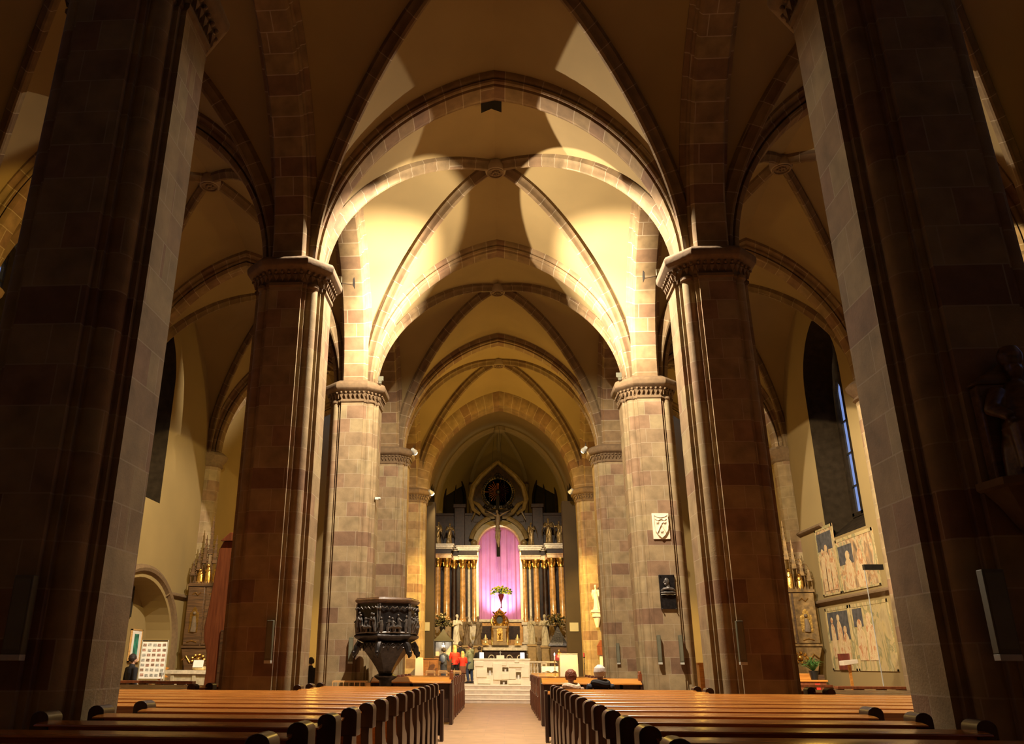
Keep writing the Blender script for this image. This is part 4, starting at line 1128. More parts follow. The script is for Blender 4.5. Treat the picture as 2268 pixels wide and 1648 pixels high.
# ---- balustrade with white cloth, right
t=thing('balustrade','pale marble balustrade with urn balusters behind the altar, right','balustrade',(2.1,41.0,.78))
m=MB(); m.box(-.85,.95,-.1,.1,.76,.84); m.build('handrail',M_['marblepale'],t,bevel=.01)
m=MB(); m.box(-.85,.95,-.1,.1,.0,.30); m.build('plinth',M_['marblepale'],t,bevel=.01)
for i in range(4):
    x=-.76+i*.15 if i<3 else .75
    m=MB(); m.lathe([(.05,.30),(.05,.33),(.03,.36),(.07,.50),(.035,.62),(.03,.66),(.05,.70),(.05,.76)],c=(x,0,0),n=10); m.build('baluster',M_['marblepale'],t)
m=MB(); holed(-.30,.0,.30,.76,[(-.22,-.08,.38,.70)],-.08,.08,m); m.build('pier',M_['marblepale'],t,bevel=.005)
t=thing('side_table','small table under a white cloth behind the ambo','table',(2.35,39.5,.66))
m=MB(); m.box(-.55,.55,-.3,.3,.66,.7); m.build('tabletop',M_['darkwood'],t)
for sx in (-.5,.5):
    for sy in (-.25,.25): m=MB(); m.box(sx-.03,sx+.03,sy-.03,sy+.03,0,.66); m.build('leg',M_['darkwood'],t)
o=MB(); o.box(-.58,.58,-.33,.33,.0,.02)
P=[]
for i in range(25):
    x=-.6+1.2*i/24; P.append([(x,-.335-.02*sin(i*1.3),.0),(x,-.34-.02*sin(i*1.3),-.2-.04*sin(i*.9))])
o.grid(P); q=o.build('tablecloth',M_['white']); q.location=(2.35,39.5,1.37); tag(q,'white cloth draped over the small table behind the ambo','tablecloth')
t=thing('panel_screen','low honey wood panel screen right behind the altar','screen',(2.2,38.2,.66))
m=MB()
for i in range(6): m.box(-.95+i*.32,-.66+i*.32,-.02,.02,0,.42)
m.box(-.97,.97,-.03,.03,.42,.46); m.build('panels',M_['blonde'],t,bevel=.006)
# ---- candles and vessel
def candle_stand(x,y,z,h,label,wax='white',body='gold',flame=True):
    t=thing('candle_stand',label,'candle stand',(x,y,z))
    m=MB(); m.lathe([(.14,0),(.14,.02),(.05,.06),(.015,.1),(.013,h*.62),(.03,h*.64),(.013,h*.66),(.013,h-.26),(.045,h-.24),(.05,h-.22)],n=12); m.build('stand',M_[body],t)
    m=MB(); m.lathe([(.026,h-.22),(.026,h-.06),(.01,h-.05)],n=10); m.build('candle',M_[wax],t)
    if flame: m=MB(); m.lathe([(.004,h-.05),(.022,h-.02),(.018,h+.02),(.003,h+.07)],n=8); m.build('flame',M_['flame'],t)
M_['flame']=simple('flame',(1,.8,.4),.5,emit=(1,.8,.45),es=40)
M_['redwax']=simple('red_wax',(.35,.0,.03),.4)
candle_stand(2.17,36.0,.66,1.22,'slender lit candle stand just left of the ambo')
candle_stand(3.42,36.1,.66,1.34,'thin dark stand with a red candle right of the ambo','redwax','black',False)
candle_stand(3.22,37.3,.66,1.05,'gold rod stand close behind the ambo',flame=False)
t=thing('covered_vessel','dark red domed vessel with a gilt knob behind the ambo','vessel',(2.50,38.0,.66))
m=MB(); m.lathe([(.18,0),(.18,.05),(.06,.12),(.06,.8),(.12,.9),(.2,.98)],n=16); m.build('foot',M_['darkwood'],t)
m=MB(); m.lathe([(.2,.98),(.22,1.05),(.2,1.16),(.14,1.24)],n=16); m.build('bowl',M_['vase'],t)
m=MB(); m.lathe([(.15,1.24),(.12,1.28),(.06,1.33),(.02,1.36),(.035,1.40),(.01,1.45)],n=12); m.build('lid',M_['gold'],t)
# ---- statue on the farthest right pillar
t=statue('wall_saint','pale stone saint on a bracket on the farthest right pillar',(4.30,38.36,3.82),0,1.12,'cream',ph=1)
c=MB(); console(c,.24,.26,.75); o=c.build('bracket',M_['cream'],t)
m=MB(); m.box(-.26,.26,-.28,.12,-.1,.0); m.box(-.21,.21,-.23,.12,-.3,-.2); m.build('bracket_slab',M_['cream'],t,bevel=.008)
t=thing('poor_box','small brown wooden box on a pale post below the bracket saint','box',(4.38,38.2,0))
m=MB(); m.box(-.16,.16,-.13,.13,1.88,2.25); m.prism([(-.18,2.25),(.18,2.25),(.08,2.5),(-.02,2.52)],'y',-.14,.14); m.build('box',M_['redwood'],t,bevel=.006)
m=MB(); m.box(-.07,.07,-.07,.07,0,1.88); m.build('post',M_['cream'],t)
# ---- white notice boards on the chancel jambs
for x,l in ((-3.72,'left'),(3.40,'right')):
    o=MB(); o.box(-.21,.21,-.015,.015,-.20,.20); q=o.build('blank_board',M_['boardwhite'] if 'boardwhite' in M_ else M_['cream'],bevel=.004); q.location=(x,40.13,3.16); tag(q,'blank pale square board on the %s chancel wall'%l,'board')
# ---- shrine lantern with a lit white figure, left
t=thing('shrine_lantern','glass shrine with a dark tent roof, a lit white figure inside, left of the altar','shrine',(-2.9,41.0,.78))
m=MB(); m.box(-.46,.46,-.3,.3,0,1.0); m.box(-.49,.49,-.33,.33,1.0,1.05); m.build('cabinet',M_['darkwood'],t,bevel=.01)
m=MB()
for sx in (-.42,.42):
    for sy in (-.28,.28): m.box(sx-.02,sx+.02,sy-.02,sy+.02,1.05,1.72)
m.box(-.44,.44,-.3,-.26,1.70,1.74); m.box(-.44,.44,.26,.3,1.70,1.74); m.build('frame',M_['black'],t)
m=MB(); R=[]
for r,z in ((.50,1.72),(.50,1.76),(.36,1.86),(.22,2.0),(.10,2.16),(.03,2.30)): R.append([(r*x,r*y*.75,z) for x,y in ((1,1),(-1,1),(-1,-1),(1,-1))])
loft(m,R); ngon(m,R[0]); ngon(m,R[-1]); m.build('tent_roof',M_['greyroof'] if 'greyroof' in M_ else M_['bronze'],t)
m=MB(); m.box(-.40,.40,-.285,-.28,1.05,1.70); m.build('glass_pane',M_['clearglass'],t) if 'clearglass' in M_ else None
m=MB(); m.box(-.40,.40,.26,.27,1.05,1.70); m.build('back_panel',M_['cream'],t)
o=statue('shrine_figure','small white veiled figure glowing inside the glass shrine',(-2.9,41.05,1.84),0,.60,'whitestat',ph=2,v=.010)
t=thing('wood_cabinet','honey brown wooden cabinet at the left chancel wall beside the shrine','cabinet',(-3.28,37.95,.66))
m=MB(); m.box(-.36,.36,-.3,.3,0,1.0); m.box(-.38,.38,-.32,.3,1.0,1.04); m.build('body',M_['cabwood'],t,bevel=.01)
m=MB(); m.box(-.30,-.02,-.32,-.3,.08,.92); m.box(.02,.30,-.32,-.3,.08,.92); m.build('door',M_['cabwood'],t,bevel=.006)
t=thing('dark_shrine_canopy','unlit dark tent roofed canopy right of the high altar','shrine',(2.80,43.0,.78))
m=MB(); m.box(-.40,.40,-.3,.3,0,1.55); m.build('cabinet',M_['darkwood'],t,bevel=.01)
m=MB(); R=[]
for r,z in ((.50,1.55),(.50,1.60),(.38,1.8),(.22,2.1),(.10,2.35),(.03,2.5)): R.append([(r*x,r*y*.75,z) for x,y in ((1,1),(-1,1),(-1,-1),(1,-1))])
loft(m,R); ngon(m,R[0]); ngon(m,R[-1]); m.build('tent_roof',M_['bronze'],t)
# ---- great branching bouquets on stands
def bouquet_stand(x,y,z,label,leaf,bloom,seed,top=4.2):
    t=thing('branching_arrangement',label,'flower arrangement',(x,y,z)); rnd=random.Random(seed); c=top-.62-z
    m=MB(); m.lathe([(.26,0),(.26,.08),(.1,.2),(.06,.5),(.05,c-.75),(.09,c-.6),(.16,c-.35),(.13,c-.3)],n=14); m.build('stand',M_['bronze'],t)
    b=MB(); lf=MB(); fl=MB()
    for i in range(46):
        a=rnd.uniform(0,2*pi); e=rnd.uniform(-.5,1.35); r=rnd.uniform(.35,.58)*(1.05 if e<.8 else .95)
        d=Vector((cos(a)*cos(e),sin(a)*cos(e)*.8,sin(e))); p=Vector((0,0,c-.12)); q=p+d*r*.5+Vector((0,0,.08)); w=p+d*r
        b.tube([p,q,w],[.014,.010,.006],5)
        for s in range(4):
            v=p.lerp(w,.45+.17*s)+Vector([rnd.uniform(-.05,.05) for _ in range(3)])
            lf.ball(tuple(v),rnd.uniform(.035,.06),6,4,sx=rnd.uniform(.5,1.3),sz=rnd.uniform(.5,1.2))
        if i%2: fl.ball(tuple(w),rnd.uniform(.03,.05),7,5)
    b.build('branches',M_['bronze'],t); lf.build('leaves',M_[leaf],t); fl.build('blossoms',M_[bloom],t)
M_['darkleaf']=simple('bronze_green_leaves',(.12,.10,.03),.35,vary=.5,scale=20,metal=.3)
M_['paleblossom']=simple('pale_gilt_blossom',(.80,.62,.30),.4,vary=.3,scale=20)
bouquet_stand(-3.1,43.1,.78,'large branching gilt arrangement on a stand behind the lit glass shrine','darkleaf','paleblossom',3)
bouquet_stand(2.80,43.8,.78,'large dark branching arrangement above the unlit canopy, right of the high altar','darkleaf','gold',5,4.3)
# ---- visitors
W1=dict(shl=(-.185,.02,1.39),ell=(-.24,.1,1.14),wrl=(-.14,.30,1.22),shr=(.185,.02,1.39),elr=(.24,.1,1.14),wrr=(.10,.32,1.24))
WP=dict(W1); WP.update(knl=(-.12,.10,.50),anl=(-.13,.02,.09))
def phone(t,j,k):
    c=(j['wrl']+j['wrr'])/2+Vector((0,.06*k,.08*k)); m=MB(); m.cbox(tuple(c),(.08*k,.012*k,.15*k)); m.build('phone',M_['black'],t)
def backpack(t,j,k):
    m=MB(); c=j['ch']+Vector((.02,-.2*k,-.06*k)); m.ball(tuple(c),.17*k,14,9,sx=.9,sy=.55,sz=1.2); m.build('backpack',M_['bluebag'],t)
M_['bluebag']=simple('blue_grey_bag',(.10,.13,.22),.6,vary=.3)
person('person with a blue grey backpack and black coat, leftmost of the visitors by the altar',(-2.6,37.05,.66),-.35,1.46,W1,'darkcoat','blackcloth','hair_dark',hem=.35,extra=backpack)
person('person in a red jacket with long light brown hair looking left, beside the backpack wearer',(-2.16,38.0,.66),.45,1.58,WP,'red','blackcloth','hair_blond',hem=.86,turn=-.8,long=True,extra=phone)
person('smaller blond person in a red jacket and brown skirt seen from behind',(-1.80,37.6,.66),.1,1.33,W1,'red','blackcloth','hair_blond',hem=.82,long=True,skirt='brownskirt') if False else None
M_['brownskirt']=simple('brown_wool',(.16,.06,.03),.9,vary=.3)
person('smaller blond person in a red jacket and brown skirt seen from behind',(-1.80,37.6,.66),.1,1.33,W1,'red','blackcloth','hair_blond',hem=.82,long=True,skirt='brownskirt')
person('tall person in an olive coat and dark jeans, turned left, nearest the block altar',(-1.47,38.2,.66),.9,1.68,WP,'greencoat','jeans','hair_dark',hem=.62,turn=.4,hood=True)
person('person in a dark coat lifting a phone, half hidden behind the block altar',(-1.12,40.2,.78),.2,1.46,W1,'blackcloth','blackcloth','hair_dark',hem=.6,extra=phone)
person('person in black facing the high altar, behind the red jackets',(-2.08,41.2,.78),0,1.70,None,'blackcloth','blackcloth','hair_dark',hem=.5)
# ------------------------------------------------------------------ high altar
AX=-.14; AY=46.3; AZ=.78
t=thing('high_altar','towering dark marble baroque high altar with a purple curtained niche','altar',(AX,AY,AZ))
Z=lambda z:z-AZ
m=MB(); m.box(-2.2,2.2,-2.6,-1.0,0,.2); m.box(-1.95,1.95,-2.4,-1.0,.2,.4); m.build('steps',M_['marblepale'],t,bevel=.01)
m=MB(); m.box(-1.5,1.5,-1.75,-1.1,Z(2.15),Z(2.3)); m.build('altar_slab',M_['marblepale'],t,bevel=.012)
m=MB(); m.box(-1.38,1.38,-1.6,-1.1,.4,Z(2.15)); m.build('altar_front',M_['marbledark'],t,bevel=.01)
m=MB()
for s in (-1,1):
    for c in (.45,1.0):
        pts=[(s*(c+.17*cos(a)*(1-a/9)),-1.63,Z(1.78)+.17*sin(a)*(1-a/9)) for a in [q*.5 for q in range(14)]]
        m.tube(pts,.025,6)
m.build('scroll_inlay',M_['marblepale'],t)
m=MB(); m.box(-1.55,1.55,-1.0,-.7,Z(2.3),Z(2.42)); m.build('gradine',M_['marblepale'],t,bevel=.008)
# pedestal zone
def pedestal(x,y,w,name='pedestal'):
    m=MB(); m.box(x-w,x+w,y-w*.8,y+.5,0,Z(2.5)); m.box(x-w-.06,x+w+.06,y-w*.8-.06,y+.5,Z(2.5),Z(2.6)); m.box(x-w+.02,x+w-.02,y-w*.8+.02,y+.5,Z(2.6),Z(3.5)); m.box(x-w-.06,x+w+.06,y-w*.8-.06,y+.5,Z(3.5),Z(3.66))
    m.build(name,M_['marblebrown2' if abs(x)>1.8 else 'marblepale'],t,bevel=.012)
m=MB(); m.box(-1.25,1.25,-.1,.6,0,Z(3.62)); m.build('niche_base',M_['marblebrown'],t,bevel=.01)
for x0 in (-.78,.78):
    m=MB(); m.box(x0-.30,x0+.30,-.14,-.1,Z(2.75),Z(3.45)); m.build('inlaid_panel',M_['marbledark'],t,bevel=.01)
m=MB(); m.box(-1.3,1.3,-.22,.1,Z(3.66),Z(3.80)); m.build('niche_sill',M_['marblepale'],t,bevel=.01)
cols=[(1.42,-.05,.13,'marblebrown'),(1.72,.12,.08,'marblepale'),(2.06,-.25,.16,'marblebrown'),(2.55,-.1,.15,'marbledark'),(2.92,-.75,.17,'marblebrown'),(3.42,-.9,.17,'marblebrown')]
for s in (-1,1):
    pedestal(s*1.6,.05,.36); pedestal(s*2.08,-.3,.28); pedestal(s*3.15,-.85,.52)
    for (x,y,r,mt) in cols:
        m=MB(); X=s*x
        m.lathe([(r*1.35,Z(3.66)),(r*1.35,Z(3.74)),(r*1.15,Z(3.80)),(r*1.2,Z(3.85)),(r,Z(3.92)),(r*1.02,Z(5.0)),(r*.9,Z(6.55))],c=(X,y,0),n=18); o=m.build('column',M_[mt],t)
        m=MB(); m.lathe([(r*.9,Z(6.52)),(r*1.0,Z(6.58)),(r*.95,Z(6.62)),(r*1.1,Z(6.8)),(r*1.45,Z(6.95)),(r*1.45,Z(7.02))],c=(X,y,0),n=14)
        for q in range(8):
            a=q*pi/4; m.tube([(X+r*.95*cos(a),y+r*.95*sin(a),Z(6.62)),(X+r*1.25*cos(a),y+r*1.25*sin(a),Z(6.84)),(X+r*1.45*cos(a),y+r*1.45*sin(a),Z(6.80))],[.02,.03,.015],5)
        m.build('capital',M_['gold'],o)
    # entablature broken forward over the columns
    for (x0,x1,y0) in ((1.22,2.3,-.35),(2.25,2.75,-.1),(2.65,3.68,-1.1)):
        a,b=sorted((s*x0,s*x1)); 
        m=MB(); m.box(a,b,y0,.6,Z(7.02),Z(7.2)); m.box(a-.03,b+.03,y0-.04,.6,Z(7.2),Z(7.26)); m.build('architrave',M_['marblebrown'],t,bevel=.01)
        m=MB(); m.box(a+.02,b-.02,y0+.02,.6,Z(7.26),Z(7.52)); m.build('frieze',M_['marbledark'],t)
        m=MB(); m.box(a-.05,b+.05,y0-.06,.6,Z(7.52),Z(7.6)); m.box(a-.12,b+.12,y0-.14,.6,Z(7.6),Z(7.72)); m.box(a-.16,b+.16,y0-.18,.6,Z(7.72),Z(7.80)); m.build('cornice',M_['marblepale'],t,bevel=.01)
    # back wings
    a,b=sorted((s*1.2,s*3.7)); m=MB(); m.box(a,b,.25,.7,0,Z(9.6)); m.box(a,b,.2,.7,Z(9.6),Z(9.75)); m.build('wing_wall',M_['marbledark'],t,bevel=.01)
    a,b=sorted((s*1.95,s*2.55)); m=MB(); m.box(a,b,-.12,.3,Z(7.8),Z(10.0)); m.box(a-.07,b+.07,-.2,.3,Z(10.0),Z(10.22)); m.build('attic_pilaster',M_['marbledark'],t,bevel=.02)
    # scroll volute supporting the crown
    m=MB(); pts=[(s*1.05,-.1,Z(9.62)),(s*1.45,-.1,Z(9.9)),(s*1.62,-.1,Z(10.5)),(s*1.45,-.1,Z(11.25)),(s*1.0,-.1,Z(11.85)),(s*.45,-.1,Z(12.35)),(0,-.1,Z(12.72))]
    m.tube(pts,[.12,.17,.21,.22,.20,.17,.13],8,flat=.8); m.build('gable_moulding',M_['crownstone'],t)
    m=MB(); pts=[(s*1.45,-.15,Z(10.35)),(s*1.15,-.18,Z(10.15)),(s*.8,-.2,Z(9.7)),(s*.45,-.2,Z(9.45)),(s*.1,-.2,Z(9.4))]
    m.tube(pts,[.06,.13,.15,.13,.08],8); m.tube([(s*1.55,-.15,Z(10.3)),(s*1.35,-.15,Z(9.7)),(s*1.55,-.15,Z(9.3))],[.06,.05,.03],7); m.build('ogee_scroll',M_['crownstone'],t)
    # outer broken arch
    m=MB(); pts=[(s*(1.62*cos(a)),-.2,Z(7.85)+1.62*sin(a)) for a in [radians(q) for q in range(12,76,6)]]; m.tube(pts,[.14]*len(pts),8); m.ball((s*1.42,-.25,Z(7.95)),.2,10,7); m.build('broken_arch',M_['crownstone'],t)
m=MB(); m.prism([(-1.45,Z(9.2)),(1.45,Z(9.2)),(1.6,Z(10.4)),(1.3,Z(11.4)),(0,Z(12.6)),(-1.3,Z(11.4)),(-1.6,Z(10.4))],'y',.1,.6); m.build('crown_wall',M_['marbledark'],t,bevel=.02)
# niche arch
R0=1.17; zc=Z(7.75)
m=MB(); 
for s in (-1,1): m.box(*(sorted((s*1.17,s*1.3))),-.1,.5,Z(3.8),zc)
prof=[(R0,-.12),(R0,.3),(R0+.06,.3)]
P=[]
for i in range(33):
    a=pi*i/32; P.append([(r*cos(a),y,zc+r*sin(a)) for r,y in ((R0,.5),(R0,-.10),(R0+.05,-.16),(R0+.11,-.14),(R0+.13,-.05),(R0+.13,.5))])
m.grid(P); m.build('niche_frame',M_['goldpale'] if 'goldpale' in M_ else M_['gold'],t)
m=MB(); P=[]
for i in range(33):
    a=pi*i/32; P.append([(r*cos(a),y,zc+r*sin(a)) for r,y in ((R0+.13,.3),(R0+.13,-.05),(R0+.38,-.08),(R0+.40,-.02),(R0+.40,.3))])
m.grid(P); m.build('archivolt',M_['crownstone'],t)
# spandrel wall beside niche up to the crown
m=MB()
for i in range(32):
    a,b=pi*i/32,pi*(i+1)/32; r=R0+.36
    m.add([(r*cos(a),.12,zc+r*sin(a)),(r*cos(b),.12,zc+r*sin(b)),(r*cos(b)*1.0,.12,Z(9.9)),(r*cos(a)*1.0,.12,Z(9.9))],[(0,1,2,3)])
m.build('spandrel',M_['marbledark'],t)
# purple curtain with folds
def curtain_mat():
    m,nt,b=_nt('purple_curtain_fabric')
    b.inputs['Base Color'].default_value=(.62,.24,.60,1); b.inputs['Roughness'].default_value=.8; b.inputs['Sheen Weight'].default_value=.3
    tc=N(nt,'ShaderNodeTexCoord'); nz=N(nt,'ShaderNodeTexNoise'); nz.inputs['Scale'].default_value=2; L(nt,tc.outputs['Object'],nz.inputs['Vector'])
    r=N(nt,'ShaderNodeValToRGB'); r.color_ramp.elements[0].color=(.50,.16,.48,1); r.color_ramp.elements[1].color=(.66,.30,.66,1); L(nt,nz.outputs['Fac'],r.inputs['Fac']); L(nt,r.outputs['Color'],b.inputs['Base Color'])
    return m
M_['curtain']=curtain_mat()
for s in (-1,1):
    m=MB(); P=[]; n=90
    for i in range(n+1):
        u=i/n; x=s*(.012+1.16*u) + (0.06)
        if s<0: x=.05-1.2*u
        else: x=.055+1.12*u
        zt=zc+sqrt(max(R0*R0-min(abs(x),R0-.001)**2,0))
        y=lambda z,u=u,x=x: .35+.03*sin(u*30+s*2)+.035*sin(u*13+1+s)+.006*sin(u*62+z*.3)
        P.append([(x,y(z),z) for z in [Z(3.8)+(zt-Z(3.8))*k/12 for k in range(13)]])
    m.grid(P); m.build('curtain',M_['curtain'],t,angle=80)
# sunburst glory
g=MB(); g.lathe([(.92,.02),(.98,-.04),(.94,-.1),(.84,-.12),(.80,-.04),(.80,.02)],n=32,m=Matrix.Rotation(pi/2,4,'X')); g.v=[(p[0],p[1]-.15,p[2]+Z(10.88)) for p in g.v]; gl=g.build('oval_frame',M_['crownstone'],t)
g=MB(); rnd=random.Random(4)
for i in range(40):
    a=i*2*pi/40; r=.88; g.ball((r*cos(a),-.25,Z(10.88)+r*sin(a)),rnd.uniform(.05,.09),7,5)
g.build('foliage_wreath',M_['bronze'],gl)
g=MB()
for i in range(28):
    a=i*2*pi/28; r=rnd.uniform(.5,.78); 
    g.tube([(.1*cos(a),-.18,Z(10.9)+.1*sin(a)),(r*cos(a),-.2,Z(10.9)+r*sin(a))],[.012,.045],5,flat=.4)
g.build('sun_rays',M_['goldred'] if 'goldred' in M_ else M_['gold'],gl)
g=MB(); g.ball((0,-.24,Z(10.9)),.16,12,8); g.ball((.0,-.25,Z(9.42)),.24,10,7); g.ball((0,-.2,Z(11.75)),.12,10,7)
for q in range(6): a=q*pi/3; g.ball((.14*cos(a),-.22,Z(11.85)+.1*sin(a)),.07,7,5)
for s in (-1,1):
    for q in range(5): g.ball((s*(.35+.13*q),-.22,Z(10.05)-.02*q+.1*(q%2)),.10,8,6)
g.build('cherub_clouds',M_['bronze'],gl)
# crucifix hanging before the niche
t=thing('crucifix','large dark hanging crucifix in front of the purple curtain','crucifix',(-.17,44.3,6.98))
m=MB(); m.box(-.095,.095,-.04,.05,0,3.35); m.build('upright',M_['blackmatte'],t,bevel=.008)
m=MB(); m.box(-.72,.72,-.04,.05,2.4,2.55); m.build('crossbar',M_['blackmatte'],t,bevel=.008)
m=MB()
m.tube([(-.02,-.12,1.35),(-.03,-.13,1.65),(0,-.13,1.95),(0,-.12,2.2),(0,-.12,2.3)],[.13,.11,.14,.13,.06],12,flat=.7)
m.ball((-.04,-.17,2.42),.10,12,8,sx=.85); m.tube([(0,-.12,2.25),(-.03,-.15,2.38)],[.05,.05],8)
for s in (-1,1):
    m.tube([(s*.12,-.12,2.2),(s*.34,-.1,2.34),(s*.58,-.08,2.46)],[.055,.045,.03],8)
    m.tube([(s*.58,-.08,2.46),(s*.66,-.08,2.48),(s*.70,-.09,2.48)],[.03,.035,.015],7,flat=.5)
m.tube([(-.05,-.12,1.35),(-.10,-.2,1.0),(.0,-.13,.62),(.02,-.12,.5)],[.09,.075,.05,.035],9); m.tube([(.05,-.12,1.35),(.06,-.2,.98),(.02,-.12,.60),(.03,-.14,.48)],[.09,.075,.05,.03],9)
m.tube([(-.14,-.13,1.42),(0,-.16,1.33),(.14,-.13,1.40)],[.06,.08,.06],8)
remesh(m.build('corpus',M_['stonedark'],t),.014)
m=MB()
for s in (-1,1): m.tube([(s*.5,0,2.55),(s*.12,0,7.35)],.008,5)
m.build('suspension_wire',M_['black'],t)
# tabernacle
t=thing('tabernacle','gilded domed tabernacle tower with a dark oval opening on the high altar','tabernacle',(AX-.02,45.3,2.42))
m=MB(); m.box(-.42,.42,-.3,.25,0,.16); m.box(-.34,.34,-.24,.25,.16,.95); m.box(-.42,.42,-.3,.25,.88,1.0); m.build('base',M_['marblebrown2'],t,bevel=.01)
m=MB(); m.box(-.16,.16,-.27,-.24,.2,.78); P=[(.16*cos(a),.78+.12*sin(a)) for a in [pi*q/10 for q in range(11)]]; m.prism(P,'y',-.27,-.24); m.build('door',M_['gold'],t,bevel=.008)
m=MB(); m.ball((0,-.29,.55),.08,10,7); m.tube([(0,-.28,.3),(0,-.29,.5)],[.07,.03],8); m.build('door_relief',M_['gold'],t)
for s in (-1,1):
    m=MB(); m.lathe([(.06,.0),(.06,.04),(.045,.08),(.04,.8),(.06,.86)],c=(s*.42,-.22,.02),n=10); m.build('colonnette',M_['gold'],t)
m=MB(); P=[]
for i in range(25):
    a=2*pi*i/24; P.append([((r)*cos(a)*.85,y,1.32+r*sin(a)*1.1) for r,y in ((.20,.0),(.20,-.2),(.30,-.26),(.38,-.2),(.38,.1))])
m.grid(P)
for q in range(16): a=q*pi/8; m.ball((.33*cos(a),-.24,1.32+.42*sin(a)),.06,7,5)
m.lathe([(.3,1.62),(.24,1.72),(.12,1.80),(.05,1.86),(.02,1.92)],c=(0,-.05,0),n=14)
for s in (-1,1): m.tube([(s*.25,-.15,1.6),(s*.36,-.15,1.72),(s*.28,-.15,1.66)],[.05,.04,.02],6); m.tube([(s*.36,-.12,.98),(s*.45,-.12,1.2),(s*.38,-.12,1.45)],[.06,.07,.04],7)
m.build('crown_frame',M_['gold'],t)
m=MB(); m.prism([(.2*cos(a)*.9,1.32+.24*sin(a)) for a in [2*pi*q/20 for q in range(20)]],'y',-.05,.0); m.build('oval_opening',M_['black'],t)
# bouquet on a tall slender vase
t=thing('flower_bouquet','yellow green bouquet in a dark red vase before the purple curtain','flowers',(-.06,45.35,4.34))
m=MB(); m.lathe([(.06,0),(.05,.02),(.03,.06),(.025,.22),(.04,.34),(.12,.55),(.17,.72),(.14,.74)],n=14); m.build('vase',M_['vase'],t)
rnd=random.Random(9); lf=MB(); fl=MB()
for i in range(170):
    a=rnd.uniform(0,2*pi); r=sqrt(rnd.random())*.58; z=.74+rnd.uniform(-.04,.24)+.20*(1-(r/.58)**2)
    (fl if rnd.random()<.62 else lf).ball((r*cos(a),r*sin(a)*.45,z),rnd.uniform(.035,.065),7,5,sz=.7)
for i in range(24):
    a=rnd.uniform(0,2*pi); lf.tube([(0,0,.7),(.25*cos(a),.12*sin(a),.84),(.62*cos(a),.25*sin(a),.80)],[.01,.018,.004],5,flat=.4)
lf.build('leaves',M_['leaf'],t); fl.build('blossoms',M_['flower'],t)
# reliquaries
for x,l in ((-.92,'left'),(.78,'right')):
    t=thing('reliquary','small gilded pyramid reliquary on the high altar, %s of the tabernacle'%l,'reliquary',(x,45.0,2.42))
    m=MB(); m.box(-.17,.17,-.1,.1,0,.06); m.box(-.12,.12,-.07,.07,.06,.12); m.build('base',M_['gold'],t)
    m=MB(); m.lathe([(.13,.12),(.10,.2),(.12,.28),(.07,.38),(.05,.46),(.015,.55)],n=10)
    for s in (-1,1):
        for q in range(3): m.ball((s*(.12-.02*q),-.03,.16+.08*q),.035,7,5)
    m.build('figure',M_['goldpale'] if 'goldpale' in M_ else M_['gold'],t)
# statues on plinths
def plinth(x,y,z,h,label,w=.26):
    t=thing('statue_plinth',label,'plinth',(x,y,z)); m=MB(); m.box(-w,w,-w,w,0,.15); m.box(-w+.06,w-.06,-w+.06,w-.06,.15,h-.1); m.box(-w,w,-w,w,h-.1,h); m.build('pedestal',M_['marblebrown2'],t,bevel=.012)
RA=dict(elr=(.33,.05,1.32),wrr=(.42,.10,1.60)); LA=dict(ell=(-.3,.1,1.2),wrl=(-.15,.25,1.3)); BA=dict(ell=(-.28,.12,1.15),wrl=(-.08,.28,1.2),elr=(.28,.12,1.15),wrr=(.08,.28,1.2))
for (x,y,zz,lab,H,mt,po,rz,tu,ph) in (
 (-2.40,44.0,2.42,'white marble robed statue, leftmost beside the high altar',1.50,'whitestat',BA,pi+.5,.3,0),
 (-1.86,44.1,2.38,'dark robed statue with bowed head, second from the left beside the high altar',1.44,'stonedark',LA,pi-.3,.2,1),
 (-1.30,44.3,2.38,'dark robed statue raising an arm, left of the tabernacle',1.46,'stonedark',RA,pi+.3,.2,2),
 (1.50,44.0,2.45,'weathered stone statue of a draped figure, right of the tabernacle',1.40,'stonestat',LA,pi-.4,.2,3),
 (2.20,44.1,2.38,'tall greenish stone statue, rightmost beside the high altar',1.55,'stonestat',BA,pi-.2,-.2,4)):
    statue('altar_statue',lab,(x,y,zz),rz,H,mt,po,turn=tu,ph=ph,group=None)
    plinth(x,y,.78,zz-.78,'brown stone plinth under the '+lab.split(',')[0].replace(' of a draped figure','')+{-2.4:', far left',-1.86:', second from left',-1.3:', by the tabernacle',1.5:', right',2.2:', far right'}[x])
# angels on the entablature
for i,(x,y,zz,H,rz,po,lab) in enumerate((
 (-3.55,45.5,7.82,1.25,pi+.4,RA,'gilded dark angel on the far left end of the high altar cornice'),
 (-2.90,45.4,7.82,1.15,pi+.1,BA,'dark angel on the left cornice of the high altar, nearer the niche'),
 (1.70,45.95,7.82,1.25,pi-.3,LA,'angel on the right cornice of the high altar, nearest the niche'),
 (2.65,45.4,7.82,1.40,pi-.1,BA,'tall angel in the middle of the right cornice of the high altar'),
 (3.25,45.5,7.82,1.25,pi-.4,RA,'angel on the far right end of the high altar cornice'))):
    statue('cornice_angel',lab,(x,y,zz),rz,H,'angelgilt',po,ph=i,wings=True,v=.018)
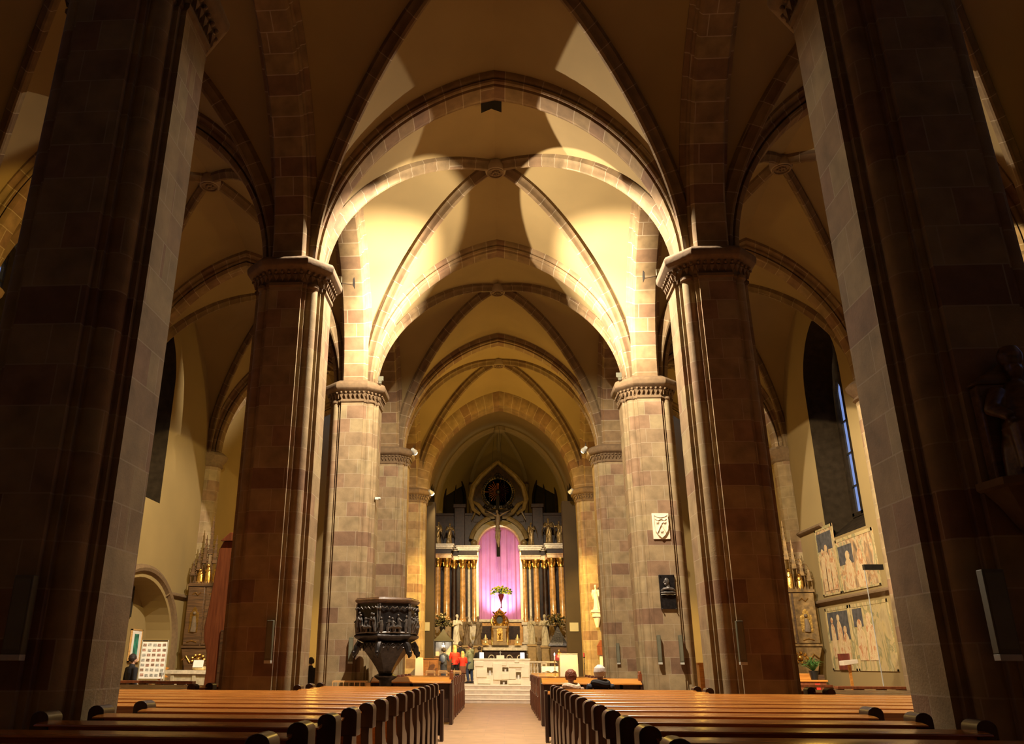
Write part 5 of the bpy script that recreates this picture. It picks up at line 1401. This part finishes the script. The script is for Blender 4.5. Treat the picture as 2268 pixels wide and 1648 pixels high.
# dark apse windows flanking the altar top
M_['nightglass']=simple('night_glass',(.012,.012,.012),.15,vary=.2)
def apse_window(p,q,zs,zt,n):
    a=Vector(p); b=Vector(q); d=(b-a).normalized(); c=(a+b)/2; nrm=Vector((-d.y,d.x)); 
    if nrm.dot(Vector((0,45))-c)<0: nrm=-nrm
    hw=(b-a).length*.30; c=c+nrm*.06
    root=empty('window_%d'%n,(c.x,c.y,0)); root['kind']='structure'
    hd=lancet(hw,zt-1.6,1.6); o=[(hw,zs)]+hd+[(-u,z) for u,z in hd[::-1][1:]]+[(-hw,zs)]
    m=MB(); m.add([(d.x*u,d.y*u,z) for u,z in o],[tuple(range(len(o)))]); m.build('pane',M_['nightglass'],root)
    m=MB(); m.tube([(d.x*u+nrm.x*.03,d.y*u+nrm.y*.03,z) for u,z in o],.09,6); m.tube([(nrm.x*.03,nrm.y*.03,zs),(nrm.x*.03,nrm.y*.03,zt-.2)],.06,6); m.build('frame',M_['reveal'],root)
apse_window((-CWX,48.6),(-2.0,52.8),5,13.0,21); apse_window((CWX,48.6),(1.75,52.8),5,13.0,22)
apse_window((-CWX,42.5),(-CWX,46.0),5,11.2,23); apse_window((CWX,42.5),(CWX,46.0),5,11.2,24)
# ------------------------------------------------------------------ left aisle
# gothic winged retable
def retable(name,label,x,y,rz,mat,goldm,w,zb,zc,zd,top,base=True):
    t=thing(name,label,'retable',(x,y,0),rz)
    if base:
        m=MB(); m.box(-w*.95,w*.95,-.35,.35,0,zb-.1); m.build('altar_block',M_['darkwood'],t,bevel=.01)
    m=MB(); m.prism([(-w*.7,zb-.1),(w*.7,zb-.1),(w*.85,zb+.35),(w*1.05,zc-.08),(-w*1.05,zc-.08),(-w*.85,zb+.35)],'y',-.22,.22); m.build('predella',M_[mat],t,bevel=.01)
    m=MB()
    for i in range(9): a=i*2*pi/9; m.ball((.22*cos(a),-.24,(zb+zc)/2+.16*sin(a)),.06,7,5)
    m.ball((0,-.26,(zb+zc)/2),.1,9,6)
    for s in (-1,1): m.tube([(s*.3,-.24,(zb+zc)/2-.1),(s*.45,-.25,(zb+zc)/2+.12),(s*.6,-.24,(zb+zc)/2-.02)],.03,6)
    m.build('predella_relief',M_[goldm],t)
    m=MB(); m.box(-w*1.08,w*1.08,-.28,.25,zc-.08,zc); m.build('shelf',M_[mat],t,bevel=.008)
    m=MB(); m.box(-w,w,-.18,.22,zc,zd); m.build('shrine_case',M_['darkwood'],t,bevel=.01)
    for s in (-1,1):
        d=MB(); a,b=sorted((s*.03,s*w)); d.box(a,b,-.22,-.18,zc+.03,zd-.03); dr=d.build('door',M_[mat],t,bevel=.008)
        h=zd-zc; c=s*w*.5; z0=zc+h*.22; z1=zc+h*.55; ww=w*.26
        g=MB(); pts=[(c-ww,z0),(c+ww,z0),(c+ww,z1),(c+ww*.6,z1+.02),(c+ww*.45,z1+.14),(c,z1+.22),(c-ww*.45,z1+.14),(c-ww*.6,z1+.02),(c-ww,z1)]
        g.prism(pts,'y',-.235,-.222); g.build('gilded_panel',M_['gold'],dr)
        g=MB(); g.tube([(c,-.25,z0+.02),(c+.02,-.26,z0+.2),(c,-.25,z1-.12)],[.11,.10,.06],8,flat=.5); g.ball((c,-.26,z1-.02),.065,8,6)
        g.build('saint_relief',M_['stonedark'],dr)
        g=MB(); g.tube([(c-.15,-.23,zd-.3),(c-.05,-.24,zd-.22),(c+.05,-.24,zd-.32),(c+.15,-.23,zd-.22)],.018,5); g.tube([(c-.18,-.23,zc+.12),(c,-.24,zc+.18),(c+.18,-.23,zc+.12)],.018,5); g.build('carved_tracery',M_[goldm],dr)
    m=MB(); m.box(-w*1.06,w*1.06,-.26,.25,zd,zd+.08); 
    for i in range(14): q=-w+2*w*(i+.5)/14; m.prism([(q-.05,zd+.08),(q+.05,zd+.08),(q,zd+.2)],'y',-.25,-.2)
    m.build('cresting',M_[mat],t)
    # spired canopy work
    m=MB(); H=top-zd; bars=[(-.92,.34),(-.62,.5),(-.3,.72),(0,1.0),(.3,.72),(.62,.5),(.92,.34)]
    for u,hh in bars:
        x0=u*w; z1=zd+.08+H*hh*.9
        for dx in (-.07,.07):
            m.tube([(x0+dx,-.05,zd+.05),(x0+dx,-.05,zd+H*hh*.5)],.022,6)
        R=[[(x0+r*cos(q*pi/2+pi/4),-.05+r*sin(q*pi/2+pi/4),z) for q in range(4)] for r,z in ((.11,zd+H*hh*.42),(.09,zd+H*hh*.5),(.05,zd+H*hh*.75),(.012,z1))]
        loft(m,R)
        for k in range(6):
            z=zd+H*hh*(.45+.08*k); r=.11*(1-k/7)
            for s in (-1,1): m.ball((x0+s*r,-.07,z),.025,6,4)
    for u0,u1,hh in ((-.92,-.62,.30),(-.62,-.3,.36),(-.3,0,.42),(0,.3,.42),(.3,.62,.36),(.62,.92,.30)):
        c=(u0+u1)/2*w; r=(u1-u0)/2*w
        m.tube([(c+r*cos(a),-.08,zd+H*hh+r*1.5*sin(a)) for a in [pi*q/8 for q in range(9)]],.02,5)
    m.build('spired_canopy',M_[mat],t)
    for u,hs in ((-.46,.55),(0,.75),(.46,.55)):
        g=MB(); c=u*w; zz=zd+.1
        g.tube([(c,-.12,zz),(c+.01,-.14,zz+hs*.5),(c,-.12,zz+hs*.8)],[.12,.11,.06],8,flat=.7); g.ball((c,-.14,zz+hs*.9),.07,8,6); g.tube([(c-.1,-.14,zz+hs*.65),(c-.02,-.22,zz+hs*.55),(c+.08,-.16,zz+hs*.7)],.025,6)
        g.build('niche_figure',M_[goldm],t)
    return t
retable('winged_retable','dark gothic winged altarpiece with two gilded niches in the left aisle',-11.05,30.3,-.18+.30,'darkwood','gold',.62,1.1,2.05,4.15,7.0)
retable('winged_retable','gilded gothic winged altarpiece with carved spires in the right aisle',10.35,30.3,-.25,'giltwood','gold',.72,1.3,2.2,3.95,6.7)
# left altar table with book
t=thing('aisle_altar','grey stone altar table with a pale top slab in the left aisle','altar',(-10.1,27.6,0))
m=MB(); m.box(-.95,.95,-.35,.4,1.12,1.24); m.build('top_slab',M_['marblepale'],t,bevel=.01)
m=MB(); m.box(-.75,.75,-.25,.35,0,1.12)
for q in (-.72,0,.72): m.box(q-.06,q+.06,-.3,-.25,0,1.12)
m.build('block',M_['stonestat'],t,bevel=.01)
t=thing('bookstand','open white book leaning on a cushion on the left aisle altar','book',(-10.0,27.45,1.24))
m=MB(); m.ball((0,.05,.06),.26,12,6,sy=.6,sz=.35); m.build('cushion',M_['goldpale'],t)
m=MB(); m.cbox((-.02,-.06,.20),(.34,.03,.24),rx=-.35); m.build('open_book',M_['white'],t,bevel=.004)
t=thing('potted_palm','small green potted plant on the right end of the left aisle altar','plant',(-9.3,27.5,1.24))
def plant(t,pot_h,pot_r,n,l,seed,potm='black'):
    rnd=random.Random(seed); m=MB(); m.lathe([(pot_r*.7,0),(pot_r,pot_h),(pot_r*.9,pot_h)],n=14); m.build('pot',M_[potm],t)
    m=MB()
    for i in range(n):
        a=rnd.uniform(0,2*pi); e=rnd.uniform(.4,1.4); L_=l*rnd.uniform(.7,1.1)
        m.tube([(0,0,pot_h*.9),(cos(a)*cos(e)*L_*.6,sin(a)*cos(e)*L_*.6,pot_h+sin(e)*L_*.75),(cos(a)*L_*.9*cos(e*.7),sin(a)*L_*.9*cos(e*.7),pot_h+sin(e)*L_*.62)],[.008,.024,.003],5,flat=.35)
    m.build('leaves',M_['leaf'],t)
plant(t,.16,.08,22,.32,2)
# wooden signpost stand
t=thing('signpost_stand','wooden stand with a star shaped top in the left aisle before the altar','stand',(-10.35,25.2,0))
m=MB(); m.box(-.05,.05,-.05,.05,0,1.25); m.box(-.3,-.25,-.05,.05,0,.95); m.box(.22,.27,-.05,.05,0,.95); m.box(-.3,.27,-.04,.04,.9,.96); m.build('posts',M_['blonde2'],t,bevel=.006)
m=MB(); 
for z,s in ((1.34,1),(1.12,-1)): m.prism([(s*-.28,z-.06),(s*.15,z-.09),(s*.28,z-.02),(s*.12,z+.02),(s*.16,z+.12),(s*.0,z+.06),(s*-.12,z+.16),(s*-.10,z+.04)],'y',-.07,-.045)
m.build('star_board',M_['blonde2'],t)
# arched recess in the left wall
def leftarch():
    X=XL; n=24; yc,hw,zs,rs=26.7,2.75,2.0,2.15
    pts=[(yc+hw,0)]+[(yc+hw*cos(a),zs+rs*sin(a)) for a in [pi*q/n for q in range(n+1)]]+[(yc-hw,0)]
    return pts
pts=leftarch()
m=MB(); P=[]
cy0,cz0=26.7,1.6
for (y,z) in pts:
    d=Vector((y-26.7,max(z-2.0,0))); 
    if d.length>0: d.normalize()
    if z<=2.0: d=Vector((1 if y>26.7 else -1,0))
    sec=[(.0,.42),(.10,.40),(.16,.30),(.12,.2),(.0,.14),(-.12,.05),(-.25,0)]
    P.append([(XL+o,y+d[0]*w,z+(d[1]*w if z>2.0 else 0)) for o,w in sec])
m.grid(P); o=m.build('recess_arch',M_['capstone']); tag(o,'moulded round stone arch framing a recess in the left wall','arch')
# items in the recess
M_['x']=None
t=thing('framed_picture','framed picture in blue and green on a pale mount, in the arched recess','picture',(-12.78,28.55,2.02),0)
m=MB(); m.box(0,.04,-.40,.40,-.52,.52); m.build('mount',M_['white'],t,bevel=.004)
m=MB(); m.box(.04,.05,-.17,.17,-.38,.38); m.build('painted_sheet',M_['greenart'],t)
m=MB(); 
for a,b,c,d in ((-.42,.42,-.54,-.50),(-.42,.42,.50,.54)): m.box(0,.06,a,b,c,d)
for a in (-.42,.38): m.box(0,.06,a,a+.04,-.54,.54)
m.build('frame',M_['blonde'],t)
o=MB(); o.box(0,.05,-.14,.14,-.62,.62); q=o.build('wall_panel',M_['black'],bevel=.004); q.location=(-12.78,27.75,3.55); tag(q,'tall narrow dark panel high in the arched recess','panel')
# photo display stand
t=thing('photo_board','standing display board covered with small photographs in the left aisle','display board',(-10.55,25.0,0),.15)
m=MB(); m.box(-.36,.36,-.015,.015,1.02,2.06); m.build('board',M_['white'],t)
for s in (-.38,.38):
    m=MB(); m.tube([(s,0,0),(s,0,2.12)],.014,6); m.tube([(s,-.2,0.01),(s,.2,.01)],.014,6); m.build('pole',M_['palegrey'],t)
m=MB(); m.tube([(-.38,0,2.1),(.38,0,2.1)],.014,6); m.build('top_rail',M_['black'],t)
rnd=random.Random(12)
for r in range(7):
    for c in range(5):
        m=MB(); x=-.29+c*.145+rnd.uniform(-.01,.01); z=1.97-r*.142+rnd.uniform(-.01,.01)
        m.cbox((x,-.018,z),(.10,.004,.075),ry=rnd.uniform(-.08,.08)); m.build('photograph',M_[rnd.choice(('photo_a','photo_b','photo_c'))],t,smooth=False)
# small table with lamp in front of it
t=thing('book_table','low table with leaflets and a small silver lamp beside the photo board','table',(-9.7,23.4,0))
m=MB(); m.box(-.45,.45,-.2,.2,.92,.96); m.build('tabletop',M_['darkwood'],t,bevel=.006)
for sx in (-.4,.4): m=MB(); m.box(sx-.03,sx+.03,-.17,.17,0,.92); m.build('leg',M_['redwood'],t)
m=MB(); m.cbox((.2,0,.975),(.3,.2,.03),rz=.2); m.cbox((-.1,-.02,.972),(.2,.15,.02),rz=-.1); m.build('leaflets',M_['white'],t)
m=MB(); m.lathe([(.06,.96),(.015,.98),(.012,1.12),(.05,1.14),(.07,1.2),(.02,1.24)],c=(.1,.05,0),n=10); m.build('silver_lamp',M_['palegrey'],t)
for s,x,l in ((-1,-9.2,'left'),(-1,-8.0,'left')): pass
# confessional beside the second left pillar
t=thing('confessional','tall reddish wooden confessional partly hidden by the second left pillar','confessional',(-6.35,19.6,0))
m=MB(); out=[(-.55,0),(.6,0),(.6,4.25),(-.35,4.25),(-.45,4.05),(-.50,3.4),(-.56,2.7),(-.62,2.25),(-.60,2.0),(-.50,1.7),(-.47,1.3)]
m.prism(out,'y',-.45,.45); m.build('cabinet',M_['redwood'],t,bevel=.02)
m=MB(); m.prism([(-.42,4.25),(.65,4.25),(.5,4.45),(-.2,4.45)],'y',-.5,.5); m.build('cornice',M_['redwood'],t,bevel=.01)
m=MB(); m.box(-.2,.3,-.47,-.44,.1,2.2); m.build('door',M_['darkwood'],t,bevel=.01)
t=thing('wooden_booth','small orange wooden booth behind the right lit pillar','booth',(6.62,28.0,0))
m=MB(); m.box(-.35,.35,-.3,.3,0,1.5); m.box(-.4,.4,-.35,.35,1.5,1.56); m.build('cabinet',M_['blonde2'],t,bevel=.01)
m=MB(); m.box(-.2,.2,-.33,-.3,.1,1.35); m.build('door',M_['redwood'],t,bevel=.008)
# ------------------------------------------------------------------ right aisle
def fresco_mat(name,cols,scale=1.6,seed=0,dist=1.5):
    m,nt,b=_nt(name); tc=N(nt,'ShaderNodeTexCoord'); mp=N(nt,'ShaderNodeMapping'); mp.inputs['Location'].default_value=(seed,seed*2,seed); mp.inputs['Scale'].default_value=(1,1.6,.8); L(nt,tc.outputs['Object'],mp.inputs[0])
    nz=N(nt,'ShaderNodeTexNoise'); nz.inputs['Scale'].default_value=scale; nz.inputs['Detail'].default_value=6; nz.inputs['Roughness'].default_value=.6; nz.inputs['Distortion'].default_value=dist; L(nt,mp.outputs[0],nz.inputs['Vector'])
    r=N(nt,'ShaderNodeValToRGB'); e=r.color_ramp.elements
    for i,(p,c) in enumerate(cols):
        el=e[i] if i<2 else e.new(p); el.position=p; el.color=tuple(c)+(1,)
    L(nt,nz.outputs['Fac'],r.inputs['Fac']); L(nt,r.outputs['Color'],b.inputs['Base Color']); b.inputs['Roughness'].default_value=.9
    return m
M_['fresco_top']=fresco_mat('faded_fresco_upper',[(.30,(.10,.08,.05)),(.42,(.30,.20,.10)),(.48,(.45,.25,.10)),(.53,(.55,.42,.22)),(.60,(.25,.22,.10)),(.68,(.42,.32,.16))],1.3,3)
M_['fresco_low']=fresco_mat('faded_fresco_lower',[(.34,(.36,.27,.12)),(.44,(.44,.34,.16)),(.50,(.50,.37,.15)),(.56,(.22,.20,.08)),(.64,(.42,.35,.18))],1.1,8)
M_['fresco_dark']=simple('fresco_slate_ground',(.07,.065,.06),.9,vary=.4)
M_['fresco_fig']=fresco_mat('fresco_figure_robes',[(.35,(.50,.34,.15)),(.5,(.60,.46,.25)),(.58,(.42,.16,.05)),(.7,(.52,.42,.24))],2.5,5)
M_['greenart']=M_['greenart']
def fresco(label,y0,y1,z0,z1,mat,figs,border=True):
    X=XR; t=thing('fresco',label,'fresco',(X,(y0+y1)/2,(z0+z1)/2)); hy,hz=(y1-y0)/2,(z1-z0)/2
    m=MB(); m.box(-.02,0,-hy,hy,-hz,hz); m.build('painted_field',M_[mat],t,smooth=False)
    if border:
        m=MB()
        for a,b,c,d in ((-hy,hy,hz-.1,hz),(-hy,hy,-hz,-hz+.06),(-hy,-hy+.1,-hz,hz),(hy-.1,hy,-hz,hz)): m.box(-.03,-.02,a,b,c,d)
        m.build('painted_border',M_['fresco_low'],t,smooth=False)
    if figs:
        for (gy0,gy1,gz0,gz1) in figs.get('ground',[]):
            m=MB(); m.box(-.026,-.02,gy0,gy1,gz0,gz1); m.build('dark_ground',M_['fresco_dark'],t,smooth=False)
        for (fy,fz,h,w) in figs.get('fig',[]):
            m=MB(); rnd=random.Random(int(fy*100+fz*10)); j_=lambda: rnd.uniform(-.12,.12)*w
            out=[(fy-w*1.1,fz),(fy+w*1.1,fz),(fy+w*1.15+j_(),fz+h*.3),(fy+w*.95+j_(),fz+h*.55),(fy+w*.85,fz+h*.72),(fy+w*.35,fz+h*.80),(fy-w*.35,fz+h*.80),(fy-w*.9,fz+h*.70),(fy-w*1.25+j_(),fz+h*.5),(fy-w*1.0+j_(),fz+h*.25)]
            m.prism([(fy+.62*w*cos(q*pi/7),fz+h*.88+.62*w*sin(q*pi/7)) for q in range(14)],'x',-.033,-.026)
            m.prism(out,'x',-.034,-.026); m.build('painted_figure',M_['fresco_fig'],t,smooth=False)
    return t
fresco('faded upper fresco of orange robed figures under pointed arches, right wall',27.9,29.5,3.75,6.05,'fresco_top',dict(ground=[(-.6,.75,.35,.95)],fig=[(.35,-1.0,1.5,.16),(0,-1.0,1.6,.2),(-.38,-1.0,1.35,.18)]))
fresco('brown and green upper fresco below the tall window, right wall',25.0,27.85,3.75,5.45,'fresco_top',dict(ground=[(.2,1.3,.0,.6)],fig=[(.6,-.8,1.2,.25),(-.3,-.8,1.1,.3)]))
fresco('lower fresco of pale figures on a dark ground, right wall',27.6,29.6,1.35,3.35,'fresco_low',dict(ground=[(-.85,.85,-.05,.85)],fig=[(.5,-.6,1.35,.16),(-.05,-.5,1.3,.18),(-.5,-.8,1.2,.2)]))
fresco('faded ochre lower fresco behind the glass panel, right wall',24.8,27.5,1.35,3.35,'fresco_low',dict(ground=[(.5,1.2,.3,.85)],fig=[(.8,-.7,1.2,.28),(.1,-.7,1.4,.26)]))
o=MB(); o.box(-.04,0,-.45,.45,-.25,.25); q=o.build('red_notice',M_['darkred'],bevel=.004); q.location=(XR-.03,28.5,1.62); tag(q,'dark red notice panel low on the right wall below the frescoes','notice')
# glass panel
t=thing('glass_screen','tall transparent glass screen with a dark top cap in the right aisle','screen',(9.25,21.0,0))
m=MB(); m.box(-.2,.2,-.01,.01,.05,3.75); m.build('glass_pane',M_['greenglass'],t)
m=MB(); m.box(-.22,.24,-.06,.06,3.75,3.88); m.build('top_cap',M_['black'],t); m=MB(); m.box(-.24,.24,-.12,.12,0,.05); m.build('foot',M_['palegrey'],t)
m=MB(); m.box(-.215,-.2,-.015,.015,.05,3.75); m.build('bright_edge',M_['palegrey'],t)
# lectern, benches, plants
t=thing('aisle_lectern','slim wooden lectern with a pale slanted top in the right aisle','lectern',(9.5,24.0,0))
m=MB(); m.prism([(-.2,1.50),(.2,1.56),(.2,1.66),(-.2,1.62)],'y',-.15,.15); m.build('top',M_['cream'],t,bevel=.006)
m=MB(); m.prism([(-.03,0),(.05,0),(.03,1.52),(-.03,1.52)],'y',-.03,.03); m.box(-.18,.18,-.15,.15,0,.04); m.build('post',M_['blonde2'],t)
t=thing('chest','orange brown wooden altar chest under the gilded altarpiece','chest',(9.75,28.7,0),-.2)
m=MB(); m.box(-.9,.7,-.4,.5,0,1.0); m.build('body',M_['redwood'],t,bevel=.012)
m=MB(); m.box(-.95,.75,-.45,.5,1.0,1.06); m.box(-.8,.5,-.3,.5,1.06,1.25); m.build('step_top',M_['blonde2'],t,bevel=.01)
m=MB(); m.box(.35,.5,-.46,-.44,.3,.95); m.build('red_cloth',M_['red'],t)
t=thing('potted_spider_plant','green leafy plant in a dark pot on the wooden altar chest','plant',(10.05,28.3,1.06)); plant(t,.28,.15,44,.52,6)
def kneel(x,y,w,label):
    t=thing('kneeling_bench',label,'bench',(x,y,0))
    m=MB(); m.box(-w,w,-.12,.14,1.0,1.06); m.build('top_board',M_['redwood'],t,bevel=.008)
    for q in (-w+.06,-w*.33,w*.33,w-.06): m=MB(); m.box(q-.09,q+.09,-.08,.08,0,1.0); m.build('post',M_['darkwood'],t,bevel=.006)
    m=MB(); m.box(-w,w,-.3,-.1,.15,.2); m.build('kneeler',M_['darkwood'],t)
kneel(8.3,20.0,.75,'dark kneeling bench with open posts in the right aisle, right of two')
kneel(7.2,21.2,.7,'dark kneeling bench in the right aisle, left of two')
kneel(-9.1,20.6,.75,'dark kneeling bench in the left aisle before the person in black')
kneel(-7.9,20.2,.45,'short dark kneeling bench in the left aisle beside the confessional')
# ------------------------------------------------------------------ camera
F_,CX_,CY_=1768.,1000.,831.
PI_,YA_,RO_=radians(19.85),radians(3.6),radians(.33)
f_=Vector((-sin(YA_)*cos(PI_),cos(YA_)*cos(PI_),sin(PI_))); r_=Vector((cos(YA_),sin(YA_),0)); u_=r_.cross(f_)
r2=r_*cos(RO_)+u_*sin(RO_); u2=-r_*sin(RO_)+u_*cos(RO_)
cam=bpy.data.cameras.new('camera'); co=bpy.data.objects.new('camera',cam); COL.objects.link(co)
co.matrix_world=Matrix(((r2.x,u2.x,-f_.x,0),(r2.y,u2.y,-f_.y,0),(r2.z,u2.z,-f_.z,1.5),(0,0,0,1)))
cam.sensor_width=36; cam.lens=36*F_/2268; cam.shift_x=(1134-CX_)/2268; cam.shift_y=(CY_-824)/2268
cam.clip_start=.05; cam.clip_end=200
SC.camera=co
# ------------------------------------------------------------------ lights
WARM=(1,.66,.28)
def spot(name,loc,tgt,power,size,blend=.3,rad=.08,col=WARM):
    l=bpy.data.lights.new(name,'SPOT'); l.energy=power; l.spot_size=radians(size); l.spot_blend=blend; l.shadow_soft_size=rad; l.color=col
    o=bpy.data.objects.new(name,l); COL.objects.link(o); o.location=loc
    d=Vector(tgt)-Vector(loc); o.rotation_euler=d.to_track_quat('-Z','Y').to_euler(); return o
def point(name,loc,power,rad=.1,col=WARM):
    l=bpy.data.lights.new(name,'POINT'); l.energy=power; l.shadow_soft_size=rad; l.color=col
    o=bpy.data.objects.new(name,l); COL.objects.link(o); o.location=loc; return o
WHITE=(1,.85,.67)
# lamp in the opening in the crown, a wide downlight
spot('crown_lamp',(-.08,16.25,14.2),(-.08,22.0,.8),12500,122,.22,.06,WHITE)
# added narrow spots by the third capitals to brighten the nearest pillars' inner faces
spot('pillar_fill',(3.62,22.65,9.85),(-4.3,7.9,5.2),3600,24,.5,.03,WHITE)
spot('pillar_fill',(-3.62,22.65,9.85),(4.3,7.9,5.2),3600,24,.5,.03,WHITE)
# uplights on the capitals of the second and third pairs, crossing the bay
spot('uplight',(-3.62,16.42,9.78),(3.5,20.4,12.4),6200,51,.06,.012,WHITE)
spot('uplight',(3.62,16.42,9.78),(-3.5,20.4,12.4),5600,50,.22,.012,WHITE)
spot('uplight',(-3.62,16.42,9.78),(4.5,23.0,12.6),30000,32,.8,.012,WHITE)
spot('uplight',(3.62,16.42,9.78),(-4.5,22.8,12.6),34000,34,.9,.012,WHITE)
spot('uplight',(-3.62,22.75,9.78),(3.3,15.9,12.0),6500,35,.06,.02,WHITE)
spot('uplight',(3.62,22.75,9.78),(-3.3,15.9,11.6),2300,33,.10,.02,WHITE)
# floodlights at the fourth and fifth pairs aimed at the altar
spot('altar_flood',(-3.30,31.15,9.42),(0,46,3.2),2600,38,.5,.05,(1,.72,.30))
spot('altar_flood',(3.2,31.15,9.42),(0,46,3.2),1500,38,.5,.05,(1,.72,.30))
spot('altar_flood',(-3.30,39.0,9.35),(.3,45.0,2.5),900,80,.5,.05,(1,.74,.32))
spot('choir_lamp',(-3.2,31.3,9.3),(4.4,38.6,3.0),15000,34,.6,.05,(1,.64,.16))
spot('choir_lamp',(3.2,31.3,9.3),(-4.4,38.6,3.0),15000,34,.6,.05,(1,.64,.16))
spot('mensa_lamp',(-.1,31.6,13.8),(0,37.2,1.0),3800,30,.6,.1,WHITE)
spot('curtain_lamp',(-.12,45.62,3.95),(-.1,46.75,5.9),330,120,.9,.1,(1,.95,.85))
point('apse_fill',(-.1,48.6,9.0),55,.2,(1,.66,.16))  # added fill behind the high altar, no fixture
point('shrine_lamp',(-2.9,40.95,2.4),4,.03,(.95,.97,1))
# aisle spots; the second pair and the fill points are added for brightness
spot('aisle_spot',(5.6,12.6,8.6),(11.2,17.2,8.5),3000,40,.1,.05,(1,.78,.42))
spot('aisle_spot',(-5.6,12.6,8.6),(-11.9,17.6,9.5),900,60,.3,.06,(1,.62,.14))
spot('aisle_spot',(5.3,17.0,9.7),(11.2,30.3,4.2),5200,44,.06,.05,(1,.80,.52))  # added spot to brighten the right outer wall
spot('aisle_spot',(-5.3,17.0,9.7),(-11.9,30.6,3.6),3200,44,.08,.05,(1,.74,.32))  # added weaker spot to brighten the left outer wall
point('aisle_fill',(-8.2,36.0,7.0),75,.3,(1,.56,.10))  # added ambient fill in the aisles, no fixtures
point('aisle_fill',(8.0,36.0,7.0),75,.3,(1,.56,.10))
point('nave_fill',(0,33.0,9.0),380,.3,(1,.60,.12))  # added ambient fill for the far nave vaults
point('nave_fill',(0,37.0,9.0),460,.3,(1,.60,.12))
point('aisle_fill',(8.0,22.0,7.0),45,.3,(1,.52,.08))
# dusk outside
w=bpy.data.worlds.new('dusk'); SC.world=w; w.use_nodes=True
bg=w.node_tree.nodes['Background']; bg.inputs[0].default_value=(.30,.42,.90,1); bg.inputs[1].default_value=.6
# grading
SC.view_settings.view_transform='Standard'; SC.view_settings.look='None'; SC.view_settings.gamma=1; SC.view_settings.use_curve_mapping=False
SC.view_settings.exposure=0.27
